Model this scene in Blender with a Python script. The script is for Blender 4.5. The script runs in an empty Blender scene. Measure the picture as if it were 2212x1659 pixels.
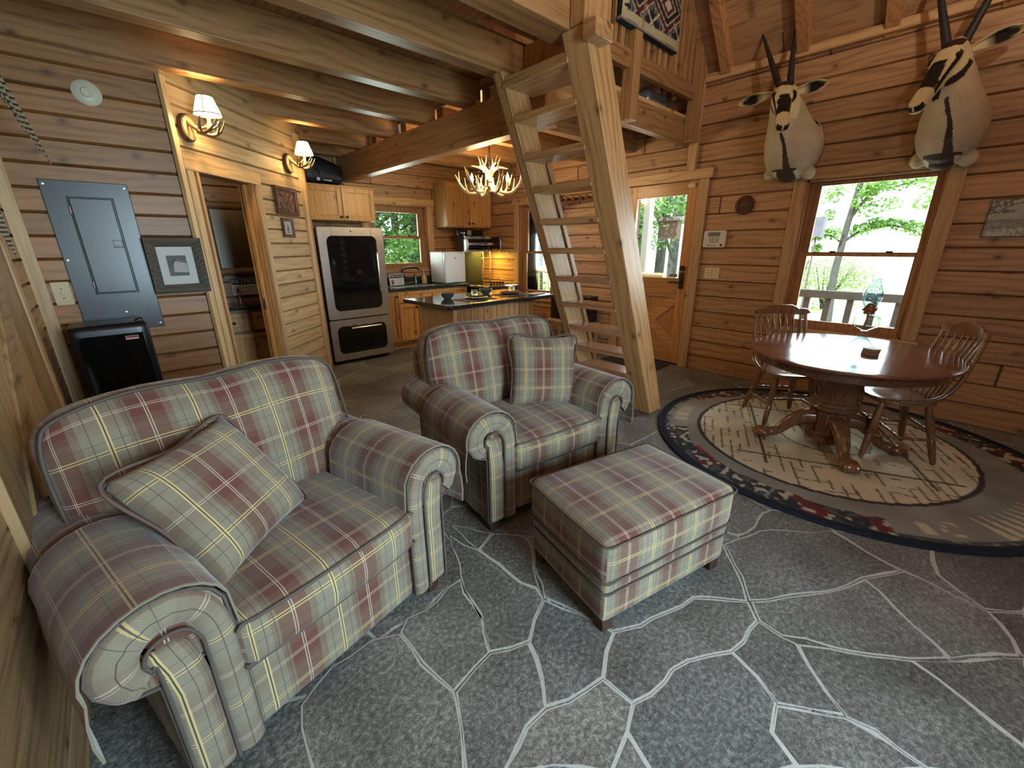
import bpy, bmesh, math, random
from mathutils import Vector as V, Matrix as MX
R = math.radians
PI = math.pi
sc = bpy.context.scene
C = bpy.context.collection

# ---------------------------------------------------------------- camera
cam_d = bpy.data.cameras.new('camera')
cam = bpy.data.objects.new('camera', cam_d)
C.objects.link(cam)
cam_d.sensor_fit = 'HORIZONTAL'
cam_d.sensor_width = 36.0
cam_d.lens = 897.7 / 2212 * 36.0
cam_d.clip_start = 0.02
cam_d.clip_end = 300
_m = ((0.7281862680591561, -0.6853442723899655, -0.0069272875173221),
      (-0.2209691281264172, -0.22519075933445856, -0.9489266390640643),
      (0.6487814758646627, 0.6925260646449625, -0.3154207449776114))
cam.matrix_world = MX(((_m[0][0], -_m[1][0], -_m[2][0], 0), (_m[0][1], -_m[1][1], -_m[2][1], 0),
                       (_m[0][2], -_m[1][2], -_m[2][2], 1.5), (0, 0, 0, 1)))
sc.camera = cam

# ---------------------------------------------------------------- world, sun, daylight, exposure
sc.view_settings.view_transform = 'Standard'
sc.view_settings.look = 'None'
sc.view_settings.exposure = 0.8
sc.view_settings.gamma = 1.0
sc.view_settings.use_curve_mapping = False
w = bpy.data.worlds.new('World'); sc.world = w; w.use_nodes = True
bg = w.node_tree.nodes['Background']
bg.inputs[0].default_value = (0.80, 0.92, 1.0, 1)
bg.inputs[1].default_value = 4.0
SUN_DIR = V((0.62, -0.22, -0.75))
def light(name, kind, loc, energy, color=(1, 1, 1), **kw):
    d = bpy.data.lights.new(name, kind); d.energy = energy; d.color = color
    for k, v in kw.items(): setattr(d, k, v)
    o = bpy.data.objects.new(name, d); C.objects.link(o); o.location = loc
    return o
sun = light('sun', 'SUN', (0, 0, 12), 9, (1, 0.95, 0.85), angle=R(1))
sun.rotation_euler = SUN_DIR.to_track_quat('-Z', 'Y').to_euler()
def portal(name, loc, direction, sx, sy, energy, color):
    o = light(name, 'AREA', loc, energy, color, shape='RECTANGLE', size=sx, size_y=sy)
    o.rotation_euler = V(direction).to_track_quat('-Z', 'Z').to_euler()
    return o
# daylight through the glass wall behind the viewer, and through the windows seen in the picture
portal('daylight_glass_wall', (0.85, -1.95, 1.3), (-0.10, 1, -0.38), 0.9, 1.9, 125, (0.62, 0.83, 1.0))
portal('daylight_dining_window', (5.42, 0.76, 1.40), (-1, 0, -0.1), 0.8, 1.3, 34, (0.86, 0.95, 1.0))
portal('daylight_door', (5.42, 2.85, 1.60), (-1, 0, -0.1), 0.65, 0.9, 12, (0.86, 0.95, 1.0))
portal('daylight_kitchen_window', (5.42, 4.85, 1.40), (-1, 0, -0.1), 0.6, 1.2, 14, (0.86, 0.95, 1.0))
portal('daylight_sink_window', (3.5, 6.60, 1.62), (0, -1, -0.1), 0.75, 0.75, 12, (0.86, 1.0, 0.92))

# ---------------------------------------------------------------- helpers
def setp(o, label=None, cat=None, group=None, kind=None):
    if label: o['label'] = label
    if cat: o['category'] = cat
    if group: o['group'] = group
    if kind: o['kind'] = kind
    return o
def thing(name, label, cat, loc=(0, 0, 0), rz=0, group=None, kind=None):
    o = bpy.data.objects.new(name, None); C.objects.link(o)
    o.location = loc; o.rotation_euler = (0, 0, rz); o.empty_display_size = 0.1
    return setp(o, label, cat, group, kind)
def copy_tree(o, parent=None):
    c = o.copy(); C.objects.link(c)
    if parent: c.parent = parent
    for ch in [x for x in bpy.data.objects if x.parent == o]: copy_tree(ch, c)
    return c
class MB:
    def __init__(s): s.v = []; s.f = []; s.m = []; s.u = []
    def add(s, vs, fs, mi=0, uvs=None):
        b = len(s.v); s.v += [V(p) for p in vs]
        for i, f in enumerate(fs):
            s.f.append([b + k for k in f]); s.m.append(mi); s.u.append(uvs[i] if uvs else None)
        return s
    def box(s, a, b, mi=0):
        (x0, y0, z0), (x1, y1, z1) = [min(p, q) for p, q in zip(a, b)], [max(p, q) for p, q in zip(a, b)]
        return s.add([(x0, y0, z0), (x1, y0, z0), (x1, y1, z0), (x0, y1, z0), (x0, y0, z1), (x1, y0, z1), (x1, y1, z1), (x0, y1, z1)],
                     [(0, 3, 2, 1), (4, 5, 6, 7), (0, 1, 5, 4), (1, 2, 6, 5), (2, 3, 7, 6), (3, 0, 4, 7)], mi)
    def obox(s, c, size, M=None, mi=0):
        hx, hy, hz = [k / 2 for k in size]; t = MB().box((-hx, -hy, -hz), (hx, hy, hz))
        M = M or MX.Identity(3); return s.add([V(c) + M @ p for p in t.v], t.f, mi)
    def bar(s, p, q, wd, ht, mi=0, up=(0, 0, 1)):
        p, q = V(p), V(q); x = (q - p); L = x.length; x.normalize(); y = V(up).cross(x)
        if y.length < 1e-4: y = V((0, 1, 0)).cross(x)
        y.normalize(); z = x.cross(y)
        return s.obox((p + q) / 2, (L, wd, ht), MX((x, y, z)).transposed(), mi)
    def rings(s, rs, mi=0, cap=True, closed=False, uv=None):
        n = len(rs[0]); b = []; 
        for r in rs: b += list(r)
        fs = []
        for i in range(len(rs) - (0 if closed else 1)):
            i2 = (i + 1) % len(rs)
            for j in range(n): fs.append((i * n + j, i * n + (j + 1) % n, i2 * n + (j + 1) % n, i2 * n + j))
        if cap and not closed: fs += [tuple(range(n - 1, -1, -1)), tuple((len(rs) - 1) * n + j for j in range(n))]
        return s.add(b, fs, mi)
    def tube(s, pts, rad, n=8, mi=0, cap=True, closed=False, flat=None):
        pts = [V(p) for p in pts]; k = len(pts)
        rad = rad if isinstance(rad, (list, tuple)) else [rad] * k
        rs = []; prev = None
        for i, p in enumerate(pts):
            a = pts[i - 1] if (i > 0 or closed) else p; c = pts[(i + 1) % k] if (i < k - 1 or closed) else p
            t = (c - a).normalized()
            if prev is None:
                x = t.cross(V((0, 0, 1)));  x = x if x.length > 1e-3 else t.cross(V((0, 1, 0)))
            else: x = prev - t * prev.dot(t)
            x.normalize(); prev = x; y = t.cross(x)
            f = flat or 1
            rs.append([p + (x * math.cos(2 * PI * j / n) + y * math.sin(2 * PI * j / n) * f) * rad[i] for j in range(n)])
        return s.rings(rs, mi, cap, closed)
    def turned(s, p, q, prof, n=10, mi=0):
        p, q = V(p), V(q); return s.tube([p + (q - p) * t for t, r in prof], [r for t, r in prof], n, mi)
    def lathe(s, prof, c=(0, 0, 0), n=24, mi=0, sx=1, sy=1, cap=True, ax='z'):
        rs = []
        for r, z in prof:
            ring = []
            for j in range(n):
                a = 2 * PI * j / n; x, y = r * math.cos(a) * sx, r * math.sin(a) * sy
                p = {'z': (x, y, z), 'x': (z, x, y), 'y': (y, z, x)}[ax]
                ring.append(V(c) + V(p))
            rs.append(ring)
        return s.rings(rs, mi, cap)
    def prism(s, poly, d0, d1, plane='xy', mi=0):
        g = {'xy': lambda a, b, d: (a, b, d), 'xz': lambda a, b, d: (a, d, b), 'yz': lambda a, b, d: (d, a, b)}[plane]
        n = len(poly); vs = [g(a, b, d0) for a, b in poly] + [g(a, b, d1) for a, b in poly]
        return s.add(vs, [tuple(range(n - 1, -1, -1)), tuple(range(n, 2 * n))] + [(i, (i + 1) % n, n + (i + 1) % n, n + i) for i in range(n)], mi)
    def ell(s, c, r, M=None, n=16, m=10, mi=0):
        r = (r, r, r) if isinstance(r, (int, float)) else r; M = M or MX.Identity(3); rs = []
        for i in range(m + 1):
            a = PI * (i / m) if 0 < i < m else (1e-3 if i == 0 else PI - 1e-3)
            rs.append([V(c) + M @ V((r[0] * math.sin(a) * math.cos(2 * PI * j / n), r[1] * math.sin(a) * math.sin(2 * PI * j / n), -r[2] * math.cos(a))) for j in range(n)])
        return s.rings(rs, mi)
    def grid(s, fn, nu, nv, mi=0, uv=None):
        vs = [fn(i / nu, j / nv) for i in range(nu + 1) for j in range(nv + 1)]
        fs, us = [], []
        for i in range(nu):
            for j in range(nv):
                q = [(i, j), (i + 1, j), (i + 1, j + 1), (i, j + 1)]
                fs.append([a * (nv + 1) + b for a, b in q])
                us.append([uv(a / nu, b / nv) if uv else (0, 0) for a, b in q])
        return s.add(vs, fs, mi, us)
    def rbox(s, size, r, n=12, bulge=(0, 0, 0), mode='flat', off=(0, 0), mi=0, fn=None):
        hx, hy, hz = [k / 2 for k in size]; H = (hx, hy, hz)
        ts = [math.sin(PI / 2 * (2 * i / n - 1)) for i in range(n + 1)]
        for ax in range(3):
            for sg in (-1, 1):
                a, b = (ax + 1) % 3, (ax + 2) % 3; vs = []; uv = []
                for i in range(n + 1):
                    for j in range(n + 1):
                        p = [0, 0, 0]; p[ax] = sg * H[ax]; p[a] = ts[i] * H[a]; p[b] = ts[j] * H[b]
                        q = [max(-(H[k] - r), min(H[k] - r, p[k])) for k in range(3)]
                        d = V(p) - V(q); o = V(q) + d.normalized() * r if d.length > 1e-6 else V(p)
                        e = [o[k] / H[k] for k in range(3)]
                        g = [max(0, 1 - e[k] * e[k]) for k in range(3)]
                        o = V((o.x + bulge[0] * e[0] * g[1] * g[2], o.y + bulge[1] * e[1] * g[0] * g[2], o.z + bulge[2] * e[2] * g[0] * g[1]))
                        x, y, z = p
                        if mode == 'flat':
                            t = (x, y) if ax == 2 else ((x, sg * (hy + hz - z)) if ax == 1 else (sg * (hx + hz - z), y))
                        else:
                            t = (x, z) if ax == 1 else ((x, sg * (hz + y + hy)) if ax == 2 else (sg * (hx + y + hy), z))
                        vs.append(fn(o) if fn else o); uv.append((t[0] + off[0], t[1] + off[1]))
                fs = []; us = []
                for i in range(n):
                    for j in range(n):
                        k = [i * (n + 1) + j, (i + 1) * (n + 1) + j, (i + 1) * (n + 1) + j + 1, i * (n + 1) + j + 1]
                        if sg < 0: k.reverse()
                        fs.append(k); us.append([uv[t] for t in k])
                s.add(vs, fs, mi, us)
        return s
    def text(s, body, size, M, mi=0, depth=0.0006, align='CENTER'):
        cu = bpy.data.curves.new('t', 'FONT'); cu.body = body; cu.size = size; cu.extrude = depth; cu.align_x = align; cu.align_y = 'CENTER'
        cu.resolution_u = 3
        o = bpy.data.objects.new('t', cu); C.objects.link(o); bpy.context.view_layer.update()
        me = bpy.data.meshes.new_from_object(o.evaluated_get(bpy.context.evaluated_depsgraph_get()))
        s.add([M @ v.co for v in me.vertices], [tuple(p.vertices) for p in me.polygons], mi)
        bpy.data.objects.remove(o); bpy.data.curves.remove(cu); bpy.data.meshes.remove(me)
        return s
    def moved(s, M):
        s.v = [M @ p for p in s.v]; return s
    def build(s, name, mats, parent=None, smooth=None, bevel=0, world=False, weld=True, seg=2, sub=0, extra=None):
        me = bpy.data.meshes.new(name)
        off = parent.location if (world and parent) else V((0, 0, 0))
        me.from_pydata([tuple(p - off) for p in s.v], [], s.f)
        for m in (mats if isinstance(mats, (list, tuple)) else [mats]): me.materials.append(m)
        for i, p in enumerate(me.polygons): p.material_index = s.m[i]
        if any(u is not None for u in s.u):
            ul = me.uv_layers.new(name='UVMap').data
            for i, p in enumerate(me.polygons):
                if s.u[i] is not None:
                    for k, li in enumerate(p.loop_indices): ul[li].uv = s.u[i][k]
        bm = bmesh.new(); bm.from_mesh(me)
        if weld: bmesh.ops.remove_doubles(bm, verts=bm.verts, dist=1e-5)
        bmesh.ops.recalc_face_normals(bm, faces=bm.faces)
        bm.to_mesh(me); bm.free()
        o = bpy.data.objects.new(name, me); C.objects.link(o)
        if parent: o.parent = parent
        if bevel:
            b = o.modifiers.new('bevel', 'BEVEL'); b.width = bevel; b.segments = seg; b.limit_method = 'ANGLE'; b.angle_limit = R(40)
        if sub:
            b = o.modifiers.new('sub', 'SUBSURF'); b.levels = sub; b.render_levels = sub
        if smooth is not None or bevel:
            me.shade_smooth(); me.set_sharp_from_angle(angle=R(smooth or 40))
        return o
def remesh(mb, voxel, smooth=2):
    me = bpy.data.meshes.new('tmp'); me.from_pydata([tuple(p) for p in mb.v], [], mb.f)
    o = bpy.data.objects.new('tmp', me); C.objects.link(o)
    m = o.modifiers.new('r', 'REMESH'); m.mode = 'VOXEL'; m.voxel_size = voxel
    if smooth:
        k = o.modifiers.new('s', 'SMOOTH'); k.factor = 0.5; k.iterations = smooth
    bpy.context.view_layer.update()
    out = bpy.data.meshes.new_from_object(o.evaluated_get(bpy.context.evaluated_depsgraph_get()))
    bpy.data.objects.remove(o); bpy.data.meshes.remove(me)
    return out
def spline(pts, n=6):
    pts = [V(p) for p in pts]; out = []
    for i in range(len(pts) - 1):
        a, b, c, d = pts[max(i - 1, 0)], pts[i], pts[i + 1], pts[min(i + 2, len(pts) - 1)]
        for k in range(n):
            t = k / n; out.append(0.5 * ((2 * b) + (c - a) * t + (2 * a - 5 * b + 4 * c - d) * t * t + (3 * b - a - 3 * c + d) * t ** 3))
    out.append(pts[-1]); return out
def lerps(vals, n):
    out = []
    for i in range(n):
        t = i / (n - 1) * (len(vals) - 1); k = min(int(t), len(vals) - 2); out.append(vals[k] + (vals[k + 1] - vals[k]) * (t - k))
    return out
# ---------------------------------------------------------------- materials
class N:
    def __init__(s, name):
        s.mat = bpy.data.materials.new(name); s.mat.use_nodes = True; s.t = s.mat.node_tree
        s.bsdf = s.t.nodes['Principled BSDF']; s.out = s.t.nodes['Material Output']
    def n(s, typ, **kw):
        x = s.t.nodes.new(typ)
        for k, v in kw.items(): setattr(x, k, v)
        return x
    def put(s, sock, v):
        if hasattr(v, 'is_output') or isinstance(v, bpy.types.NodeSocket): s.t.links.new(v, sock)
        else: sock.default_value = v
    def math(s, op, a, b=0.0, c=0.0):
        x = s.n('ShaderNodeMath', operation=op); s.put(x.inputs[0], a); s.put(x.inputs[1], b)
        if op in ('MULTIPLY_ADD', 'COMPARE'): s.put(x.inputs[2], c)
        return x.outputs[0]
    def mix(s, f, a, b, mode='MIX'):
        x = s.n('ShaderNodeMix', data_type='RGBA', blend_type=mode); s.put(x.inputs[0], f); s.put(x.inputs[6], a); s.put(x.inputs[7], b)
        return x.outputs[2]
    def noise(s, vec, scale, detail=3, rough=0.55, dist=0.0):
        x = s.n('ShaderNodeTexNoise'); s.put(x.inputs['Vector'], vec); x.inputs['Scale'].default_value = scale
        x.inputs['Detail'].default_value = detail; x.inputs['Roughness'].default_value = rough; x.inputs['Distortion'].default_value = dist
        return x.outputs[0]
    def ramp(s, f, stops, interp='LINEAR'):
        x = s.n('ShaderNodeValToRGB'); cr = x.color_ramp; cr.interpolation = interp
        while len(cr.elements) < len(stops): cr.elements.new(0.5)
        for e, (p, c) in zip(cr.elements, stops):
            e.position = p; e.color = c if len(c) == 4 else (*c, 1)
        s.put(x.inputs[0], f); return x
    def co(s, kind='Object'):
        x = s.n('ShaderNodeTexCoord'); return x.outputs[kind]
    def xyz(s, vec):
        x = s.n('ShaderNodeSeparateXYZ'); s.put(x.inputs[0], vec); return x.outputs
    def comb(s, a, b, c):
        x = s.n('ShaderNodeCombineXYZ')
        for i, v in enumerate((a, b, c)): s.put(x.inputs[i], v)
        return x.outputs[0]
    def bump(s, h, strength=0.3, dist=0.01):
        x = s.n('ShaderNodeBump'); x.inputs['Strength'].default_value = strength; x.inputs['Distance'].default_value = dist
        s.put(x.inputs['Height'], h); s.t.links.new(x.outputs[0], s.bsdf.inputs['Normal'])
    def base(s, c): s.put(s.bsdf.inputs['Base Color'], c if not isinstance(c, tuple) else (*c, 1)); return s
    def rough(s, r): s.put(s.bsdf.inputs['Roughness'], r); return s
def c4(c): return (*c, 1)
def plain(name, col, rough=0.5, metal=0.0, spec=0.5, emit=None, es=0.0, var=0.0, coat=0.0):
    k = N(name); k.rough(rough); k.bsdf.inputs['Metallic'].default_value = metal
    k.bsdf.inputs['Specular IOR Level'].default_value = spec
    k.bsdf.inputs['Coat Weight'].default_value = coat
    if var:
        f = k.noise(k.co(), 9, 4)
        k.base(k.mix(f, c4([c * (1 - var) for c in col]), c4([min(1, c * (1 + var)) for c in col])))
    else: k.base(col)
    if emit:
        k.bsdf.inputs['Emission Color'].default_value = c4(emit); k.bsdf.inputs['Emission Strength'].default_value = es
    return k.mat
def wood(name, c1, c2, axis='x', pitch=0.0, z0=0.0, paxis='z', rough=0.42, grain=1.0, knots=0.75, joint=0.0, coat=0.0, kcol=(0.07, 0.025, 0.01), var=0.16):
    """long-grained pine: grain runs along axis; with a pitch every board has its own tone and figure"""
    k = N(name); o = k.xyz(k.co()); ix = 'xyz'.index(axis)
    oth = [i for i in range(3) if i != ix]
    L = o[ix]; A = o[oth[0]]; B = o[oth[1]]
    info = k.n('ShaderNodeObjectInfo').outputs['Random']
    row = info
    if pitch:
        P = o['xyz'.index(paxis)]
        idx = k.math('FLOOR', k.math('DIVIDE', k.math('SUBTRACT', P, z0), pitch))
        wn = k.n('ShaderNodeTexWhiteNoise', noise_dimensions='1D'); k.put(wn.inputs['W'], k.math('ADD', idx, 0.37))
        row = wn.outputs[0]
        if joint:
            seg = k.math('FLOOR', k.math('DIVIDE', k.math('ADD', L, k.math('MULTIPLY', row, 7.0)), joint))
            w2 = k.n('ShaderNodeTexWhiteNoise', noise_dimensions='2D'); k.put(w2.inputs['Vector'], k.comb(idx, seg, 0.0))
            jfrac = k.math('FRACT', k.math('DIVIDE', k.math('ADD', L, k.math('MULTIPLY', row, 7.0)), joint))
            row = w2.outputs[0]
    sh = k.math('MULTIPLY', row, 11.0)
    vec = k.comb(k.math('ADD', k.math('MULTIPLY', L, 0.9), sh), k.math('ADD', A, sh), B)
    warp = k.noise(k.comb(k.math('ADD', k.math('MULTIPLY', L, 0.55), sh), k.math('ADD', k.math('MULTIPLY', A, 2.2), sh), k.math('MULTIPLY', B, 2.2)), 2.0, 2)
    stretch = k.comb(k.math('ADD', k.math('MULTIPLY', L, 0.30 * grain), sh), k.math('ADD', k.math('MULTIPLY', A, 20.0 * grain), k.math('MULTIPLY', warp, 0.8)), k.math('ADD', k.math('MULTIPLY', B, 20.0 * grain), sh))
    g1 = k.noise(stretch, 2.4, 6, 0.62, 0.2)
    rings = k.math('MULTIPLY_ADD', k.math('SINE', k.math('ADD', k.math('MULTIPLY', k.math('ADD', A, B), 95.0 * grain), k.math('MULTIPLY', warp, 26.0))), 0.5, 0.5)
    fine = k.noise(k.comb(k.math('MULTIPLY', L, 2.0), k.math('MULTIPLY', A, 70.0), k.math('MULTIPLY', B, 70.0)), 3.0, 3)
    f = k.math('ADD', k.math('MULTIPLY', rings, 0.16), k.math('ADD', k.math('MULTIPLY', g1, 0.52), k.math('MULTIPLY', fine, 0.42)))
    mid = tuple((a * 0.72 + b * 0.28) for a, b in zip(c1, c2))
    col = k.ramp(f, [(0.30, tuple(x * 0.8 for x in c2)), (0.41, c2), (0.53, mid), (0.70, c1)]).outputs[0]
    tone = k.math('ADD', k.math('MULTIPLY', row, 2 * var), 1 - var)
    col = k.mix(1.0, col, k.comb(tone, tone, tone), 'MULTIPLY')
    if knots:
        vo = k.n('ShaderNodeTexVoronoi', feature='F1', voronoi_dimensions='2D')
        k.put(vo.inputs['Vector'], k.comb(k.math('ADD', k.math('MULTIPLY', L, 0.70), sh), k.math('ADD', k.math('ADD', A, B), k.math('MULTIPLY', sh, 0.3)), 0.0)); vo.inputs['Scale'].default_value = 3.6
        vc = k.xyz(vo.outputs['Color'])
        on = k.math('LESS_THAN', vc[0], knots)
        d = k.math('ADD', vo.outputs['Distance'], k.math('MULTIPLY', k.noise(vec, 24, 2), 0.05))
        km = k.ramp(d, [(0.045, (1, 1, 1)), (0.075, (0.5, 0.5, 0.5)), (0.15, (0, 0, 0))]).outputs[0]
        col = k.mix(k.math('MULTIPLY', km, k.math('MULTIPLY', on, 0.8)), col, c4(kcol))
    if joint:
        col = k.mix(k.math('MULTIPLY', k.math('LESS_THAN', jfrac, 0.004), 0.85), col, (0.03, 0.012, 0.005, 1))
    k.base(col); k.rough(rough); k.bsdf.inputs['Coat Weight'].default_value = coat; k.bsdf.inputs['Coat Roughness'].default_value = 0.15
    k.bump(f, 0.12, 0.004)
    return k.mat
OR1, OR2 = (0.47, 0.262, 0.124), (0.27, 0.133, 0.060)
RD1, RD2 = (0.37, 0.190, 0.074), (0.22, 0.100, 0.036)
YL1, YL2 = (0.60, 0.37, 0.155), (0.42, 0.225, 0.080)
M = {}
M['wall_right'] = wood('pine_siding_right', OR1, OR2, 'y', 0.1835, 0.91, joint=4.6)
M['wall_back'] = wood('pine_siding_kitchen', OR1, OR2, 'x', 0.1835, 0.91, joint=4.1)
M['wall_panel'] = wood('pine_siding_panel', (0.37, 0.172, 0.055), (0.235, 0.095, 0.028), 'x', 0.1421, 1.155)
M['wall_left'] = wood('pine_siding_left', (0.33, 0.20, 0.095), (0.20, 0.11, 0.046), 'y', 0.1421, 1.155)
M['wall_diag'] = wood('pine_siding_angled', (0.50, 0.345, 0.175), (0.35, 0.215, 0.10), 'x', 0.1325, 0.612)
M['beam_x'] = wood('pine_beam_x', RD1, RD2, 'x', knots=0.6, rough=0.38)
M['beam_y'] = wood('pine_beam_y', (0.48, 0.25, 0.10), (0.30, 0.135, 0.05), 'y', knots=0.4, rough=0.38, pitch=0.045, z0=0.02, var=0.13)
M['post_z'] = wood('pine_post_z', (0.44, 0.235, 0.092), (0.27, 0.125, 0.045), 'z', knots=0.35, rough=0.38)
M['deck'] = wood('loft_planks', RD1, RD2, 'y', 0.14, 0.03, 'x', rough=0.5)
M['roof'] = wood('roof_planks', OR1, OR2, 'y', 0.14, 0.0, 'z', joint=2.6)
M['trim_x'] = wood('pine_trim_x', YL1, YL2, 'x', knots=0.25)
M['trim_y'] = wood('pine_trim_y', (0.55, 0.34, 0.16), (0.38, 0.205, 0.085), 'y', knots=0.25)
M['trim_z'] = wood('pine_trim_z', (0.55, 0.34, 0.16), (0.38, 0.205, 0.085), 'z', knots=0.25)
M['corner_z'] = wood('pale_corner_trim', (0.62, 0.43, 0.22), (0.47, 0.29, 0.125), 'z', knots=0.25)
M['jamb_z'] = wood('reddish_jamb', (0.40, 0.18, 0.062), (0.25, 0.095, 0.03), 'z', knots=0.1)
M['sash'] = wood('window_sash_wood', (0.40, 0.19, 0.075), (0.25, 0.11, 0.04), 'z', knots=0)
M['cab_x'] = wood('cabinet_pine_x', (0.60, 0.32, 0.105), (0.42, 0.185, 0.055), 'x', knots=0.2, rough=0.32)
M['cab_z'] = wood('cabinet_pine_z', (0.62, 0.335, 0.11), (0.44, 0.20, 0.06), 'z', knots=0.35, rough=0.32)
M['ply_z'] = wood('cabinet_side', (0.50, 0.33, 0.15), (0.40, 0.24, 0.10), 'z', knots=0.0, rough=0.4)
M['bead'] = wood('beadboard', (0.47, 0.25, 0.10), (0.30, 0.14, 0.05), 'z', 0.092, 0.0, 'x', knots=0.2)
M['door_z'] = wood('door_pine_z', (0.50, 0.235, 0.075), (0.34, 0.135, 0.04), 'z', knots=0.15, rough=0.3)
M['door_y'] = wood('door_pine_y', (0.50, 0.235, 0.075), (0.34, 0.135, 0.04), 'y', knots=0.15, rough=0.3)
M['treadlow'] = wood('worn_tread', (0.40, 0.20, 0.105), (0.25, 0.11, 0.05), 'y', knots=0.0, rough=0.22)
M['rafter'] = wood('rafter_pine', (0.50, 0.25, 0.10), (0.31, 0.13, 0.045), 'z', knots=0.3)
M['oak'] = wood('oak_table', (0.135, 0.050, 0.025), (0.075, 0.026, 0.014), 'x', knots=0, rough=0.13, coat=0.6, grain=1.6)
M['oak_z'] = wood('oak_turned', (0.20, 0.084, 0.036), (0.125, 0.048, 0.021), 'z', knots=0, rough=0.2, coat=0.5, grain=1.0)
M['chairwood'] = wood('oak_chair', (0.23, 0.105, 0.044), (0.14, 0.056, 0.024), 'z', knots=0, rough=0.2, coat=0.5, grain=1.0)
M['barn'] = wood('barnwood_grey', (0.105, 0.085, 0.065), (0.045, 0.036, 0.028), 'x', knots=0.2, rough=0.8, grain=1.8)
M['barn_z'] = wood('barnwood_grey_z', (0.105, 0.085, 0.065), (0.045, 0.036, 0.028), 'z', knots=0.2, rough=0.8, grain=1.8)
M['leftdoor'] = wood('plank_door_pine', (0.35, 0.22, 0.105), (0.21, 0.12, 0.05), 'z', 0.16, 0, 'y', knots=0.9)
M['leftbrace'] = wood('plank_brace_pine', (0.38, 0.24, 0.115), (0.24, 0.135, 0.057), 'y', knots=0.6)
M['walnut'] = plain('walnut_carved', (0.085, 0.028, 0.015), 0.4, var=0.25)
M['blackplastic'] = plain('black_plastic', (0.006, 0.006, 0.007), 0.28)
M['blackgloss'] = plain('black_glass', (0.004, 0.005, 0.006), 0.06, spec=0.6)
M['steel'] = plain('worn_nickel', (0.62, 0.60, 0.57), 0.36, 1.0, var=0.18)
M['chrome'] = plain('chrome', (0.75, 0.74, 0.72), 0.12, 1.0)
M['bronze'] = plain('dark_bronze', (0.045, 0.033, 0.025), 0.4, 0.7)
M['brass'] = plain('brass', (0.42, 0.22, 0.09), 0.3, 1.0)
M['panelgrey'] = plain('grey_enamel', (0.058, 0.062, 0.062), 0.30, var=0.06)
M['white'] = plain('white_plastic', (0.62, 0.63, 0.66), 0.35)
M['cream'] = plain('cream_plastic', (0.62, 0.58, 0.46), 0.4)
M['ivory'] = plain('ivory_plate', (0.62, 0.50, 0.28), 0.45)
M['grey'] = plain('grey_lcd', (0.16, 0.17, 0.16), 0.3)
M['paper'] = plain('mat_board', (0.62, 0.62, 0.58), 0.8)
M['ink'] = plain('black_ink', (0.012, 0.012, 0.014), 0.6)
M['redink'] = plain('red_ink', (0.35, 0.03, 0.03), 0.6)
M['bone'] = plain('antler_bone', (0.66, 0.55, 0.33), 0.5, var=0.2)
M['antlerdark'] = plain('antler_dark', (0.17, 0.10, 0.05), 0.45, var=0.4)
M['horn'] = plain('horn_black', (0.022, 0.018, 0.016), 0.5, var=0.4)
M['bark'] = plain('slab_bark', (0.075, 0.035, 0.018), 0.9, var=0.4)
M['slabface'] = plain('slab_face', (0.55, 0.33, 0.12), 0.5, var=0.1)
M['shade'] = plain('lamp_shade', (0.85, 0.78, 0.58), 0.8, emit=(1.0, 0.80, 0.42), es=2.6)
M['shadetrim'] = plain('shade_trim', (0.12, 0.08, 0.04), 0.8)
M['bulb'] = plain('candle_bulb', (1, 0.9, 0.7), 0.5, emit=(1.0, 0.74, 0.38), es=30)
M['dishgreen'] = plain('stoneware_green', (0.08, 0.10, 0.085), 0.25)
M['dishblue'] = plain('stoneware_blue', (0.045, 0.055, 0.07), 0.25)
M['placemat'] = plain('placemat_brown', (0.10, 0.05, 0.035), 0.9, var=0.3)
M['soap'] = plain('amber_soap', (0.55, 0.33, 0.13), 0.1)
M['coaster'] = plain('coaster_tan', (0.27, 0.16, 0.095), 0.6, var=0.2)
M['matblack'] = plain('rubber_mat', (0.018, 0.017, 0.017), 0.9)
M['welt'] = plain('dark_welt', (0.085, 0.066, 0.055), 0.9)
M['footwood'] = plain('dark_foot', (0.045, 0.018, 0.010), 0.45)
M['bagblack'] = plain('black_nylon', (0.012, 0.012, 0.014), 0.5, var=0.4)
M['foil'] = plain('silver_bag', (0.30, 0.32, 0.31), 0.3, 0.6, var=0.5)
M['feather'] = None
M['yellowstrip'] = plain('stove_bulb', (1, 0.8, 0.4), 0.5, emit=(1.0, 0.72, 0.22), es=14)
M['deckgrey'] = plain('weathered_deck', (0.10, 0.085, 0.075), 0.8, var=0.3)
M['logpole'] = plain('peeled_log', (0.55, 0.38, 0.20), 0.6, var=0.2)
M['trunk'] = plain('tree_bark', (0.04, 0.042, 0.042), 0.95, var=0.5)
M['grass'] = plain('lawn', (0.50, 0.50, 0.26), 0.95, var=0.2)
M['rock'] = plain('deck_cover', (0.10, 0.11, 0.15), 0.7, var=0.4)
def m_leaf(name, a, b):
    k = N(name); f = k.noise(k.co(), 3.0, 3)
    col = k.mix(f, c4(a), c4(b)); k.base(col); k.rough(0.6)
    tr = k.n('ShaderNodeBsdfTranslucent'); k.t.links.new(col, tr.inputs[0])
    ms = k.n('ShaderNodeMixShader'); ms.inputs[0].default_value = 0.5
    k.t.links.new(k.bsdf.outputs[0], ms.inputs[1]); k.t.links.new(tr.outputs[0], ms.inputs[2]); k.t.links.new(ms.outputs[0], k.out.inputs[0])
    return k.mat
M['leaf'] = m_leaf('leaves', (0.10, 0.24, 0.05), (0.24, 0.42, 0.10))
M['leafdark'] = m_leaf('leaves_forest', (0.05, 0.17, 0.04), (0.17, 0.36, 0.09))
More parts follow.
